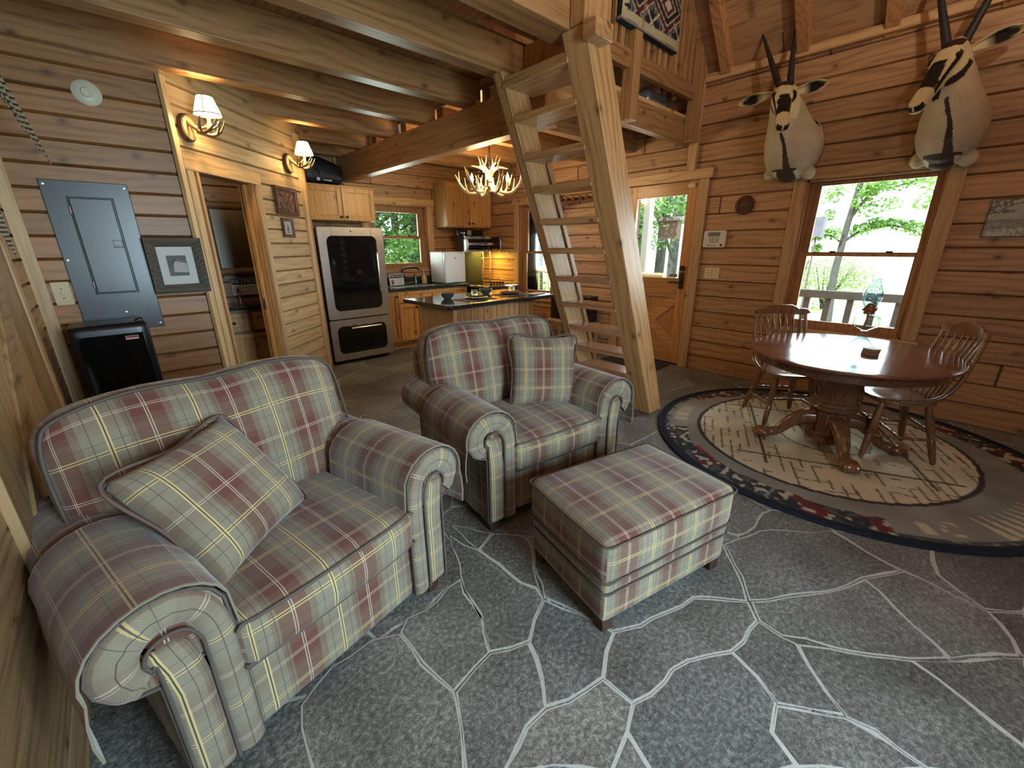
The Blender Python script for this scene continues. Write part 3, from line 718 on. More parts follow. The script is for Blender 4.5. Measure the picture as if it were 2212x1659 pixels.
joist(6.16, 6.28, 1.7, 2.74, ZJ, 2.88, 'pine ceiling joist against the kitchen wall above the black bag')
struct(MB().box((XL, 2.56, 2.88), (2.74, YK, 2.92)).box((XL, 2.052, 2.88), (2.1, 2.56, 2.92)).build('ceiling_loft', M['deck'], weld=False))
setp(MB().box((2.56, 2.06, 2.62), (2.615, 2.92, 2.875)).build('loft_header', M['post_z'], bevel=0.004), 'short pine header board closing the loft floor behind the ladder top', 'board')
bm0 = MB().box((2.62, 2.42, 2.36), (2.76, YK, 2.66))
setp(bm0.build('main_beam', M['beam_y'], bevel=0.008), 'long laminated pine beam from the ladder back to the kitchen wall', 'beam')
# ladder: raked stiles, eleven treads
lad = thing('loft_ladder', 'steep wooden loft ladder with wide stiles and flat treads', 'ladder', (3.39, 2.15, 0))
SL = 0.4465
def fx(z): return 3.39 - SL * z
def stile(y0, y1, ztop):
    return MB().prism([(fx(0), 0), (fx(0) + 0.225, 0), (fx(ztop) + 0.225, ztop), (fx(ztop), ztop)], y0, y1, 'xz')
def lwood(mb, name, par, mat):        # build with the grain running up the rake
    a = math.atan(SL); Mr = MX.Rotation(a, 4, 'Y') @ MX.Translation((-3.39, -2.15, 0))
    mb.moved(Mr); o = mb.build(name, mat, par, bevel=0.006); o.matrix_local = MX.Rotation(-a, 4, 'Y'); return o
lwood(stile(1.745, 1.918, 2.66), 'stile', lad, M['post_z'])
lwood(stile(2.455, 2.545, 2.62), 'stile', lad, M['post_z'])
lwood(MB().prism([(fx(0.0) + 0.235, 0), (fx(0) + 0.285, 0), (fx(2.2) + 0.285, 2.2), (fx(2.2) + 0.235, 2.2)], 2.44, 2.52, 'xz'), 'back_batten', lad, M['post_z'])
for z in (0.165, 0.375, 0.575, 0.782, 1.00, 1.228, 1.458, 1.68, 1.908, 2.12, 2.352):
    MB().box((fx(z) - 0.004, 1.90, z - 0.022), (fx(z) + 0.205, 2.475, z + 0.022)).build('tread', M['beam_y'] if z > 1.3 else M['treadlow'], lad, bevel=0.004, world=True)
MB().box((fx(2.55) - 0.006, 1.90, 2.525), (fx(2.55) + 0.30, 2.475, 2.585)).build('top_step', M['beam_y'], lad, bevel=0.005, world=True)
# loft post at the ladder head, block end
setp(MB().box((2.205, 1.75, 2.665), (2.42, 1.855, 4.3)).build('loft_post', M['post_z'], bevel=0.006), 'upright pine post standing on the ladder head at the loft corner', 'post')
setp(MB().box((2.18, 1.655, 2.575), (2.345, 1.743, 2.66)).build('block_end', M['beam_y'], bevel=0.004), 'short sawn block sticking out below the loft post', 'block')
setp(MB().box((XL, 1.84, 2.92), (2.205, 1.86, 3.25)).build('loft_fascia', M['trim_x'], bevel=0.003), 'pale pine fascia board above the rim joist', 'board')
# kitchen loft: rim, cap, joists, deck, rails
YR = 2.497
setp(MB().box((2.76, YR, 2.572), (XR, YR + 0.09, 2.80)).build('rim_beam', M['beam_x'], bevel=0.006), 'deep pine rim beam along the front of the kitchen loft', 'beam')
setp(MB().box((2.74, YR, 2.80), (XR - 0.05, YR + 0.12, 2.838)).build('ledge_board', M['trim_x'], bevel=0.004), 'flat pine cap board on top of the kitchen loft rim', 'board')
for i, y in enumerate((3.20, 3.92, 4.64, 5.36)):
    setp(MB().box((2.76, y, 2.60), (XR, y + 0.11, 2.80)).build('kitchen_joist', M['beam_x'], bevel=0.006),
         ['pine joist under the kitchen loft seen between the upper ladder treads', 'pine joist under the kitchen loft, the one nearest in front of the chandelier', 'pine joist under the kitchen loft just behind the chandelier', 'pine joist under the kitchen loft closest to the sink window'][i], 'joist', 'joists under the kitchen loft')
struct(MB().box((2.74, YR + .02, 2.80), (XR, YK, 2.835)).build('ceiling_kitchen', M['deck'], weld=False))
rl = thing('loft_railing', 'pine loft railing with square posts and close balusters above the kitchen', 'railing', (4.3, 2.45, 2.83))
for x in (3.70, 4.96): MB().box((x, 2.385, 2.572), (x + 0.12, 2.495, 4.4)).build('post', M['post_z'], rl, bevel=0.004, world=True)
MB().box((2.76, 2.425, 2.965), (5.10, 2.485, 3.10)).build('bottom_rail', M['beam_x'], rl, bevel=0.004, world=True)
MB().box((2.76, 2.425, 3.95), (5.10, 2.485, 4.05)).build('top_rail', M['beam_x'], rl, bevel=0.004, world=True)
for k in range(22):
    x = 2.84 + k * 0.105
    if not 3.66 < x < 3.85: MB().box((x, 2.44, 3.10), (x + 0.05, 2.475, 3.95)).build('baluster', M['post_z'], rl, bevel=0.003, world=True)
# rafters on the right slope
for i, y in enumerate((-1.08, -0.43, 0.22, 0.876, 1.50, 2.18, 2.85)):
    o = MB(); L_ = 3.9; s2 = math.sqrt(.5)
    o.bar((XR + 0.06, y, 3.23 - 0.06), (XR - L_ * s2, y, 3.23 + L_ * s2), 0.10, 0.16)
    setp(o.build('rafter', M['rafter'], bevel=0.005), ['rafter beyond the right edge of the view', 'rafter at the far right behind the bigger antelope horns', 'rafter over the right window casing, right of the bigger antelope',
         'rafter between the two antelope mounts', 'rafter directly behind the smaller antelope right horn', 'rafter left of the smaller antelope, nearest the loft railing', 'rafter hidden behind the loft railing'][i], 'rafter', 'rafters of the right roof slope')
# woven rug hung over the loft rail
rb = MB(); X0, X1, Y0 = 3.47, 4.43, 2.385
def rugc(u, v): 
    a = (u - 0.5) * 2; b = v
    return a, b
rb.grid(lambda u, v: (X0 + (X1 - X0) * u + 0.01 * math.sin(9 * v), Y0 - 0.012 * math.sin(PI * u * 3) * 0.5, 3.255 + 0.82 * v), 90, 80)
rb.grid(lambda u, v: (X0 + (X1 - X0) * u, Y0 + 0.02, 3.255 + 0.82 * v), 4, 4)
rb.box((X0, Y0 - .004, 3.235), (X1, Y0 + 0.05, 3.262))
rug = rb.build('woven_rug', M['pile'], weld=False)
def wr(co):
    u = (co.x - X0) / (X1 - X0); v = (co.z - 3.255) / 0.82
    dark, red, wht, gry, nav = (0.018, 0.017, 0.02), (0.075, 0.018, 0.02), (0.46, 0.40, 0.28), (0.16, 0.15, 0.13), (0.03, 0.035, 0.045)
    if v < 0.005 or co.y > Y0 + 0.012: return nav
    if v < 0.075: return (0.40, 0.35, 0.22)
    if u < 0.10: return wht if (abs((v * 14) % 1 - 0.5) * 0.2 + 0.02 > u) else dark
    a = abs((u * 2.0) % 1 - 0.5) * 2; b = abs((v * 2.2 - 0.25) % 1 - 0.5) * 2; m = a * 0.9 + b
    if abs(a - b) < 0.06 and m > 1.0: return wht
    if m < 0.25: return wht
    if m < 0.45: return red
    if m < 0.52: return wht
    if m < 0.78: return dark
    if m < 0.85: return wht
    if m < 1.1: return red
    if m < 1.16: return wht
    if m < 1.4: return nav if (u * 40) % 2 < 1 else gry
    return dark
setcol(rug.data, wr); setp(rug, 'dark geometric woven rug hanging over the loft railing', 'rug')
# silver bag lying in the loft gap
o = MB().rbox((0.5, 0.3, 0.17), 0.06, 10, (0, 0, 0.01), fn=lambda p: p + V((0, 0.012 * math.sin(40 * p.x), 0.012 * math.sin(31 * p.x + 17 * p.y)))).moved(MX.Translation((4.62, 2.78, 2.935))).build('bag', M['foil'], smooth=60)
setp(o, 'crumpled silver bag on the kitchen loft floor behind the railing', 'bag')
# ---------------------------------------------------------------- plaid seating
def arm_outline(inset_=0.0):
    """outer outline of the right arm section (x,z), from the inner foot over the roll to the outer foot"""
    c = V((0.462, 0.585)); r = 0.128 - inset_; pts = [(0.318 + inset_, 0.075), (0.318 + inset_, 0.30), (0.318 + inset_, 0.50)]
    for k in range(0, 15):
        a = R(168 - k * 20.5); pts.append((c.x + r * 1.10 * math.cos(a), c.y + r * 0.95 * math.sin(a)))
    pts += [(0.492 - inset_, 0.462), (0.49 - inset_, 0.30), (0.49 - inset_, 0.075)]
    return pts
def make_armchair(name, label):
    t = thing(name, label, 'armchair', group='plaid armchairs')
    PL = M['plaid']
    for sg in (-1, 1):
        # arm body: outline extruded back
        pts = arm_outline(); L = [0]
        for a, b in zip(pts[:-1], pts[1:]): L.append(L[-1] + math.hypot(b[0] - a[0], b[1] - a[1]))
        mb = MB(); ny = 12; D = 0.86
        vs = [(sg * x, 0.012 + D * j / ny, z) for j in range(ny + 1) for x, z in pts]; n = len(pts); fs = []; us = []
        for j in range(ny):
            for i in range(n - 1):
                k = [(i, j), (i + 1, j), (i + 1, j + 1), (i, j + 1)]
                fs.append([b * n + a for a, b in k]); us.append([(0.012 + D * b / ny + 0.03, L[a] + 0.09) for a, b in k])
        mb.add(vs, fs, 0, us)
        # closing faces front and back
        def uvc(p): return (p[0] * sg + 0.06, p[1])
        for y, rv in ((0.012, False), (0.012 + D, True)):
            core = [(0.405, 0.075)]; quad = list(pts)
            mb.add([(sg * x, y, z) for x, z in quad], [tuple(range(len(quad)))], 0, [[uvc(p) for p in quad]])
        arm = mb.build('arm', PL, t, smooth=50)
        # front: pleated outer band running up the inside and round the roll, then the flat core panel
        bp = [(0.352, 0.08), (0.352, 0.30), (0.354, 0.50), (0.366, 0.588), (0.396, 0.640), (0.445, 0.662), (0.500, 0.654), (0.540, 0.622), (0.556, 0.580), (0.545, 0.534), (0.520, 0.510)]
        bp = spline([(x, z, 0) for x, z in bp], 4); m = len(bp); rs = []; uvrow = []
        acc = 0
        for i, p in enumerate(bp):
            a, b = bp[max(i - 1, 0)], bp[min(i + 1, m - 1)]; d = (b - a).normalized(); nn = V((-d.y, d.x, 0))
            if i: acc += (bp[i] - bp[i - 1]).length
            wd = 0.037 if i < m * 0.35 else 0.037 + 0.012 * math.sin(PI * min(1, (i - m * 0.35) / (m * 0.65)))
            pl = 0.0035 * math.sin(i * 1.9) if i > m * 0.3 else 0
            ring = []
            for k in range(9):
                th = PI * k / 8; ring.append((sg * (p.x + nn.x * wd * math.cos(th)), 0.014 - (0.024 + pl) * math.sin(th), p.y + nn.y * wd * math.cos(th)))
            rs.append(ring); uvrow.append(acc)
        bb = MB(); vs = [q for r_ in rs for q in r_]; fs = []; us = []
        for i in range(m - 1):
            for k in range(8):
                q = [(i, k), (i + 1, k), (i + 1, k + 1), (i, k + 1)]; fs.append([a * 9 + b for a, b in q]); us.append([(0.155 + 0.0105 * b, uvrow[a]) for a, b in q])
        bb.add(vs, fs, 0, us); bb.build('arm_front_band', PL, arm, smooth=60)
        core = MB().rbox((0.092, 0.05, 0.50), 0.02, 8, (0, 0.006, 0), 'stand', (0.014, 0.02)).moved(MX.Translation((sg * 0.439, 0.018, 0.325)))
        core.v = [V((p.x + sg * max(0, (p.z - 0.46)) * 0.22, p.y, p.z)) for p in core.v]
        core.build('arm_front_panel', PL, arm, smooth=60)
        wl = [(0.391, 0.08), (0.391, 0.48), (0.396, 0.55), (0.418, 0.594), (0.455, 0.608), (0.492, 0.596), (0.508, 0.566), (0.500, 0.535), (0.488, 0.505), (0.487, 0.08)]
        MB().tube([(sg * p.x, -0.006, p.y) for p in spline([(x, z, 0) for x, z in wl], 4)], 0.005, 6).build('arm_welt', M['welt'], arm, smooth=60)
        MB().tube([(sg * x, 0.010, z) for x, z in arm_outline(-0.001)], 0.0055, 6).build('arm_edge_welt', M['welt'], arm, smooth=60)
    # base rail, seat cushion
    MB().rbox((0.66, 0.80, 0.265), 0.025, 8, (0, 0.004, 0), 'flat', (0.0, 0.04)).moved(MX.Translation((0, 0.425, 0.205))).build('front_rail', PL, t, smooth=50)
    MB().tube([(-0.325, 0.022, 0.322), (0.325, 0.022, 0.322)], 0.006, 6).build('rail_welt', M['welt'], t, smooth=60)
    SW, SD, SH = 0.655, 0.64, 0.185
    seat = MB().rbox((SW, SD, SH), 0.05, 14, (0.004, 0.022, 0.03), 'flat', (0.035, 0.05)).moved(MX.Translation((0, 0.300, 0.425))).build('seat_cushion', PL, t, smooth=60)
    for z in (0.362, 0.490):
        q = [(-0.322, 0.56), (-0.324, 0.045), (-0.295, -0.006), (-0.15, -0.020), (0.15, -0.020), (0.295, -0.006), (0.324, 0.045), (0.322, 0.56)]
        zz = 0.012 if z > 0.4 else -0.004
        MB().tube(spline([(x, y, z + (zz if abs(x) < .3 else 0)) for x, y in q], 5), 0.0055, 6).build('seat_welt', M['welt'], seat, smooth=60)
    # back frame and plump back cushion, leaning back
    tilt = MX.Translation((0, 0.56, 0.47)) @ MX.Rotation(R(-13), 4, 'X')
    def puff(p):
        e = (p.x / 0.5); k = max(0, p.z / 0.31)
        zz = p.z + k * (0.016 * (1 - math.exp(-(e / 0.22) ** 2)) - 0.05 * abs(e) ** 5)
        return V((p.x * (1 - 0.03 * max(0, -p.z / 0.31)), p.y - 0.012 * math.exp(-(e / 0.10) ** 2) * 0 + 0.0, zz))
    back = MB().rbox((1.0, 0.22, 0.60), 0.085, 16, (0.0, 0.045, 0.012), 'stand', (0.08, 0.05), fn=puff).moved(tilt @ MX.Translation((0, 0.10, 0.275))).build('back_cushion', PL, t, smooth=70)
    MB().tube([tilt @ V(p) for p in spline([(-0.485, 0.0, 0.02), (-0.497, 0.005, 0.30), (-0.485, 0.01, 0.48), (-0.43, 0.015, 0.548), (-0.25, 0.015, 0.583), (0, 0.015, 0.574), (0.25, 0.015, 0.583), (0.43, 0.015, 0.548), (0.485, 0.01, 0.48), (0.497, 0.005, 0.30), (0.485, 0.0, 0.02)], 5)], 0.006, 6).build('back_welt', M['welt'], back, smooth=60)
    MB().rbox((0.96, 0.16, 0.80), 0.04, 8, (0, 0, 0), 'stand', (0.1, 0)).moved(MX.Translation((0, 0.85, 0.49)) @ MX.Rotation(R(-7), 4, 'X')).build('back_frame', PL, t, smooth=60)
    for x in (-0.44, 0.44):
        for y in (0.06, 0.84):
            MB().prism([(-0.035, 0.08), (0.035, 0.08), (0.028, 0.0), (-0.028, 0.0)], y - 0.03, y + 0.03, 'xz').moved(MX.Translation((x, 0, 0))).build('leg', M['footwood'], t, bevel=0.003)
    return t
def make_cover(sg):
    """cloth sleeve laid over a rolled arm"""
    pts = []
    c = V((0.462, 0.585))
    pts.append((0.306, 0.42)); pts.append((0.307, 0.50))
    for k in range(0, 12):
        a = R(165 - k * 16.2); pts.append((c.x + 0.151 * math.cos(a), c.y + 0.132 * math.sin(a)))
    pts += [(0.618, 0.50), (0.622, 0.44), (0.618, 0.385)]
    L = [0]
    for a, b in zip(pts[:-1], pts[1:]): L.append(L[-1] + math.hypot(b[0] - a[0], b[1] - a[1]))
    mb = MB(); n = len(pts); ny = 10
    def P(i, j, o):
        x, z = pts[i]; d = V((x - c.x, z - c.y)).normalized() if 1 < i < n - 3 else V((-1 if i < 3 else 1, 0))
        y = 0.000 + 0.50 * j / ny + 0.008 * math.sin(5 * L[i] + 1)
        wv = 0.003 * math.sin(y * 30 + i)
        return (sg * (x + d.x * (o + wv * 0.3)), y, z + d.y * o)
    for o in (0.0, 0.0055):
        vs = [P(i, j, o) for j in range(ny + 1) for i in range(n)]; fs = []; us = []
        for j in range(ny):
            for i in range(n - 1):
                k = [(i, j), (i + 1, j), (i + 1, j + 1), (i, j + 1)]; fs.append([b * n + a for a, b in k]); us.append([(0.5 * b / ny + 0.105, L[a] + 0.02) for a, b in k])
        mb.add(vs, fs, 0, us)
    for j in (0, ny):
        for i in range(n - 1):
            mb.add([P(i, j, 0), P(i + 1, j, 0), P(i + 1, j, .0055), P(i, j, .0055)], [(0, 1, 2, 3)], 0, [[(0.03, -0.025)] * 4])
    for i in (0, n - 1):
        for j in range(ny):
            mb.add([P(i, j, 0), P(i, j + 1, 0), P(i, j + 1, .0055), P(i, j, .0055)], [(0, 1, 2, 3)], 0, [[(0.03, -0.025)] * 4])
    return mb.build('armrest_cover', M['plaid'], smooth=60)
def make_pillow(size=0.46, th=0.15):
    mb = MB(); n = 22
    for sg in (-1, 1):
        def f(u, v):
            a, b = 2 * u - 1, 2 * v - 1
            pin = 1 - 0.055 * (1 - (a * a)) * abs(b) ** 4 * 0
            x = a * (1 - 0.07 * (1 - b * b) * abs(a) ** 3); z = b * (1 - 0.07 * (1 - a * a) * abs(b) ** 3)
            h = max(0.0, (1 - a ** 4) * (1 - b ** 4)) ** 0.55
            wr_ = 0.006 * math.sin(9 * a + 4 * b) * (abs(a * b)) 
            return (x * size / 2, sg * (th / 2 * h + wr_ * (1 if h > 0.05 else 0)), z * size / 2)
        mb.grid(f, n, n, 0, lambda u, v: (u * size + 0.155, v * size + 0.06))
    o = mb.build('throw_pillow', M['plaid'], smooth=70)
    e = size / 2; k = 0.93
    pts = spline([(-e, 0, -e), (-e * k, 0, 0), (-e, 0, e), (0, 0, e * k), (e, 0, e), (e * k, 0, 0), (e, 0, -e), (0, 0, -e * k)] + [(-e, 0, -e)], 6)[:-1]
    MB().tube(pts, 0.006, 6, closed=True).build('piping', M['plaid_edge'], o, smooth=60)
    return o
M['plaid_edge'] = plain('pillow_piping', (0.12, 0.075, 0.06), 0.9)
chA = make_armchair('plaid_armchair', 'plaid rolled-arm armchair in the left foreground with a cushion tipped diagonally on it')
aA, cA = R(12.3), (0.352, 1.238, 0)
chA.location = cA; chA.rotation_euler.z = aA
chB = copy_tree(chA)
chB['label'] = 'plaid rolled-arm armchair standing behind the ottoman near the foot of the ladder'
aB, cB = R(-8), (1.684, 1.393, 0); chB.location = cB; chB.rotation_euler.z = aB
cv = {}
cvR, cvL = make_cover(1), make_cover(-1)
for src, (c_, a_), lab in ((cvR, (cA, aA), 'plaid cloth cover on the farther arm of the left foreground armchair'), (cvL, (cA, aA), 'plaid cloth cover on the nearest arm in the lower left corner'),
                           (cvR, (cB, aB), 'plaid cloth cover on the armrest next to the ladder foot'), (cvL, (cB, aB), 'plaid cloth cover on the left arm of the armchair behind the ottoman')):
    o = src if c_ is cA else copy_tree(src)
    o.location = c_; o.rotation_euler = (0, 0, a_); setp(o, lab, 'armrest cover', 'plaid armrest covers')
pA = make_pillow(0.45, 0.16)
setp(pA, 'big plaid cushion tipped diagonally on the left foreground armchair', 'cushion', 'plaid throw cushions')
pB = copy_tree(pA); setp(pB, 'square plaid cushion standing upright in the armchair by the ladder', 'cushion', 'plaid throw cushions')
def place_local(o, c_, a_, loc, eul):
    o.matrix_world = MX.Translation(c_) @ MX.Rotation(a_, 4, 'Z') @ MX.Translation(loc) @ eul
E_ = lambda x, y, z: MX.Rotation(R(z), 4, 'Z') @ MX.Rotation(R(x), 4, 'X') @ MX.Rotation(R(y), 4, 'Y')
place_local(pA, cA, aA, (-0.155, 0.385, 0.705), E_(-38, -4, 25))
place_local(pB, cB, aB, (0.181, 0.385, 0.729), E_(-13, 3.7, -19))

# ottoman
ot = thing('ottoman', 'low plaid upholstered ottoman on the flagstone floor in front of the armchair', 'ottoman', (1.115, 0.678, 0), R(-13.5))
PL = M['plaid']; OW, OD = 0.775, 0.545
c0 = (OW / 2, OD / 2)
MB().rbox((OW - .02, OD - .02, 0.15), 0.02, 8, (0.004, 0.004, 0), 'flat', (0.11, 0.05)).moved(MX.Translation((*c0, 0.135))).build('base', PL, ot, smooth=50)
MB().rbox((OW - .01, OD - .01, 0.075), 0.03, 8, (0.004, 0.004, 0), 'flat', (0.11, 0.05)).moved(MX.Translation((*c0, 0.235))).build('band', PL, ot, smooth=50)
top = MB().rbox((OW, OD, 0.20), 0.035, 14, (0.012, 0.012, 0.022), 'flat', (0.135, 0.05)).moved(MX.Translation((*c0, 0.355))).build('top_cushion', PL, ot, smooth=60)
def rrect(w_, d_, z, r=0.03):
    pts = []
    for cx, cy, a0 in ((w_ / 2 - r, d_ / 2 - r, 0), (-w_ / 2 + r, d_ / 2 - r, 90), (-w_ / 2 + r, -d_ / 2 + r, 180), (w_ / 2 - r, -d_ / 2 + r, 270)):
        for k in range(5): a = R(a0 + k * 22.5); pts.append((c0[0] + cx + r * math.cos(a), c0[1] + cy + r * math.sin(a), z))
    out = []
    for i in range(len(pts)):
        a, b = V(pts[i]), V(pts[(i + 1) % len(pts)]); k = max(1, int((b - a).length / 0.1)); out += [a + (b - a) * t / k for t in range(k)]
    return out
for z, w_, d_, par in ((0.438, OW + .004, OD + .004, top), (0.268, OW + .002, OD + .002, top), (0.208, OW - .01, OD - .01, ot)):
    MB().tube([p + V(((p.x - c0[0]) * 0.012, (p.y - c0[1]) * 0.012, 0)) for p in rrect(w_, d_, z)], 0.0045, 6, closed=True).build('welt', M['welt'], par, smooth=60)
for x in (0.05, OW - .05):
    for y in (0.05, OD - .05): MB().prism([(-.032, .065), (.032, .065), (.026, 0), (-.026, 0)], y - .03, y + .03, 'xz').moved(MX.Translation((x, 0, 0))).build('leg', M['footwood'], ot, bevel=0.003)
# ---------------------------------------------------------------- oval rug
RC, RA, RB = V((3.87, 0.46, 0)), 1.275, 1.275
rg = MB(); n1, n2 = 40, 160; vs = [(RC.x, RC.y, 0.012)]; fs = []
for i in range(1, n1 + 1):
    t = i / n1
    for j in range(n2):
        a = 2 * PI * j / n2; x = min(RC.x + RA * t * math.cos(a), XR - 0.012)
        vs.append((x, RC.y + RB * t * math.sin(a), 0.012 if t < 0.985 else 0.006))
rr_ = random.Random(3)
def vid(i, j): return 1 + (i - 1) * n2 + j % n2
for j in range(n2): fs.append((0, vid(1, j), vid(1, j + 1)))
for i in range(1, n1):
    for j in range(n2): fs.append((vid(i, j), vid(i + 1, j), vid(i + 1, j + 1), vid(i, j + 1)))
rg.add(vs, fs)
rg.tube([(min(RC.x + RA * math.cos(2 * PI * j / 120), XR - 0.014), RC.y + RB * math.sin(2 * PI * j / 120), 0.008) for j in range(120)], 0.011, 6, closed=True)
carpet = rg.build('area_rug', M['pile'], weld=False, sub=0)
m_ = carpet.data
bm = bmesh.new(); bm.from_mesh(m_); bmesh.ops.subdivide_edges(bm, edges=[e for e in bm.edges if e.calc_length() > 0.02 and all(v.co.z > 0.0055 for v in e.verts)], cuts=2, use_grid_fill=True); bm.to_mesh(m_); bm.free()
def hsh(a, b): 
    s = math.sin(a * 127.1 + b * 311.7) * 43758.5453; return s - math.floor(s)
def vn(x, y):
    i, j = math.floor(x), math.floor(y); f, g = x - i, y - j; f, g = f * f * (3 - 2 * f), g * g * (3 - 2 * g)
    return (hsh(i, j) * (1 - f) + hsh(i + 1, j) * f) * (1 - g) + (hsh(i, j + 1) * (1 - f) + hsh(i + 1, j + 1) * f) * g
def rugcol(co):
    dx, dy = co.x - RC.x, co.y - RC.y
    t = math.hypot(dx / RA, dy / RB); ti = math.hypot((co.x - 3.91) / 0.97, (co.y - 0.52) / 0.89); a = math.atan2(dy, dx)
    nz = vn(co.x * 7, co.y * 7); n2_ = vn(co.x * 26, co.y * 26)
    navy = (0.012, 0.016, 0.026)
    if t > 0.955: return navy
    if abs(ti - 1.0) < 0.016: return (0.045, 0.038, 0.030)
    if ti < 1.0:
        c = (0.56 + 0.12 * (nz - .5), 0.475 + 0.11 * (nz - .5), 0.325 + 0.08 * (nz - .5))
        # rope lines forming a slanted square with loops
        u, v = (dx - 0.06) * 0.92 + (dy - 0.05) * 0.39, -(dx - 0.06) * 0.39 + (dy - 0.05) * 0.92
        for q, w_, e in ((u, v, 0.52), (u, v, -0.52), (v, u, 0.47), (v, u, -0.47)):
            if abs(q - e) < 0.011 and abs(w_) < 0.66: return (0.10, 0.075, 0.045)
        for e in (0.20,):
            if abs(math.hypot(u, v) - 0.30) < 0.012: return (0.22, 0.19, 0.13)
        if max(abs(u), abs(v)) > 0.50 or nz > 0.55:
            bx, by = u * 9 + 0.4 * nz, v * 16
            if (abs(by - round(by)) < 0.10 and hsh(round(by), math.floor(bx * 0.9 + 0.5 * round(by))) > 0.45) or (abs(bx - round(bx)) < 0.05 and hsh(round(bx), math.floor(by)) > 0.72): return (0.13, 0.105, 0.065)
        return c
    grey = (0.22 + 0.08 * (nz - .5), 0.21 + 0.08 * (nz - .5), 0.175 + 0.07 * (nz - .5))
    ad = math.degrees(a) % 360; rr = (t - 0.80) / 0.155
    inner = (math.hypot((co.x - 3.91) / 0.97, (co.y - 0.52) / 0.89) - 1.0)
    # scenes round the border: dark scenery with red patches and pale triangles
    hill = 0.30 + 0.45 * vn(ad * 0.05, 3.0) + 0.12 * vn(ad * 0.33, 9.0)
    if 232 < ad < 262:
        k = (ad - 232) / 3.75; f = k - math.floor(k)
        if 0.1 < f < 0.1 + 0.72 * (1 - max(0, min(1, 1 - (t - 0.76) / 0.16))) and 0.76 < t < 0.925: return (0.46, 0.40, 0.27)
    if 212 < ad < 224:
        if 0.80 < t < 0.90 and vn(ad * 0.6, t * 30) > 0.62: return (0.46, 0.40, 0.27)
    if 120 < ad < 175 or 176 < ad < 205 or 278 < ad < 330 or 20 < ad < 80:
        if t > 0.93 - 0.16 * hill:
            if n2_ > 0.74: return (0.42, 0.36, 0.24)
            if nz > 0.72: return (0.12, 0.026, 0.024)
            return (0.030, 0.032, 0.036) if n2_ > 0.33 else (0.075, 0.080, 0.070)
        if 140 < ad < 152 and abs(t - 0.86) < 0.03: return (0.24, 0.03, 0.03)
    elif t > 0.93: return (0.06, 0.065, 0.07) if n2_ > 0.4 else (0.20, 0.19, 0.16)
    if 92 < ad < 112 and 0.82 < t < 0.90 and (ad * 0.6) % 1 < 0.6: return (0.44, 0.38, 0.26)
    return grey
setcol(m_, rugcol); setp(carpet, 'large round cabin-motif rug with navy border under the dining table', 'rug')

# ---------------------------------------------------------------- pedestal table
TC = V((3.775, 0.473, 0)); tb = thing('dining_table', 'oval oak pedestal table with claw feet standing on the round rug', 'table', TC)
Z0 = 0.012
MB().lathe([(0.0, 0.732), (0.58, 0.732), (0.632, 0.735), (0.652, 0.745), (0.655, 0.753), (0.648, 0.762), (0.62, 0.767), (0, 0.767)], (0, 0, 0), 72, sx=1.045, sy=0.945).build('tabletop', M['oak'], tb, smooth=35)
MB().lathe([(0.57, 0.675), (0.585, 0.675), (0.592, 0.683), (0.592, 0.732), (0.57, 0.732)], (0, 0, 0), 72, sx=1.045, sy=0.945, cap=False).build('apron', M['oak'], tb, smooth=35)
ped = MB().lathe([(0, 0.06 + Z0), (0.135, 0.06 + Z0), (0.148, 0.085), (0.148, 0.105), (0.125, 0.12), (0.112, 0.14), (0.112, 0.30), (0.13, 0.315), (0.150, 0.325), (0.155, 0.34), (0.148, 0.352), (0.156, 0.364), (0.152, 0.38), (0.138, 0.39),
                 (0.140, 0.42), (0.150, 0.55), (0.156, 0.575), (0.172, 0.585), (0.175, 0.60), (0.165, 0.615), (0.172, 0.63), (0.18, 0.68), (0.20, 0.731), (0, 0.731)], n=40).build('pedestal', M['oak_z'], tb, smooth=35)
for k in range(14):
    a = 2 * PI * k / 14; MB().bar((0.116 * math.cos(a), 0.116 * math.sin(a), 0.145), (0.116 * math.cos(a), 0.116 * math.sin(a), 0.300), 0.020, 0.020).build('reed', M['oak_z'], ped, bevel=0.006)
for k in range(6):
    a = 2 * PI * k / 6 + 0.3; c = V((0.146 * math.cos(a), 0.146 * math.sin(a), 0.47)); T = V((-math.sin(a), math.cos(a), 0))
    o = MB()
    for s in (-1, 1): o.tube([c + T * (s * (0.004 + 0.024 * math.sin(q * PI / 10) )) + V((0, 0, 0.042 * math.cos(q * PI / 10) )) + V((math.cos(a), math.sin(a), 0)) * 0.002 for q in range(11)], 0.006, 6)
    o.build('carving', M['oak_z'], ped, smooth=50)
for a in (-151, -68, 28, 116):
    d = V((math.cos(R(a)), math.sin(R(a)), 0)); s_ = V((-d.y, d.x, 0))
    pts = spline([d * 0.10 + V((0, 0, 0.235)), d * 0.19 + V((0, 0, 0.225)), d * 0.27 + V((0, 0, 0.155)), d * 0.33 + V((0, 0, 0.085)), d * 0.40 + V((0, 0, 0.062))], 5)
    mb = MB().tube(pts, lerps([0.058, 0.056, 0.046, 0.036, 0.040], len(pts)), 12)
    mb.ell(d * 0.425 + V((0, 0, 0.058)), (0.062, 0.062, 0.044), n=16)
    for e in (-0.032, -0.011, 0.011, 0.032): mb.tube(spline([d * 0.42 + s_ * e * 0.9 + V((0, 0, 0.088)), d * 0.465 + s_ * e * 1.15 + V((0, 0, 0.072)), d * 0.487 + s_ * e * 1.2 + V((0, 0, 0.032))], 4), lerps([0.016, 0.016, 0.011], 9), 8)
    me = remesh(mb, 0.006, 2); o = bpy.data.objects.new('foot', me); C.objects.link(o); o.parent = tb; me.materials.append(M['oak_z']); me.shade_smooth()
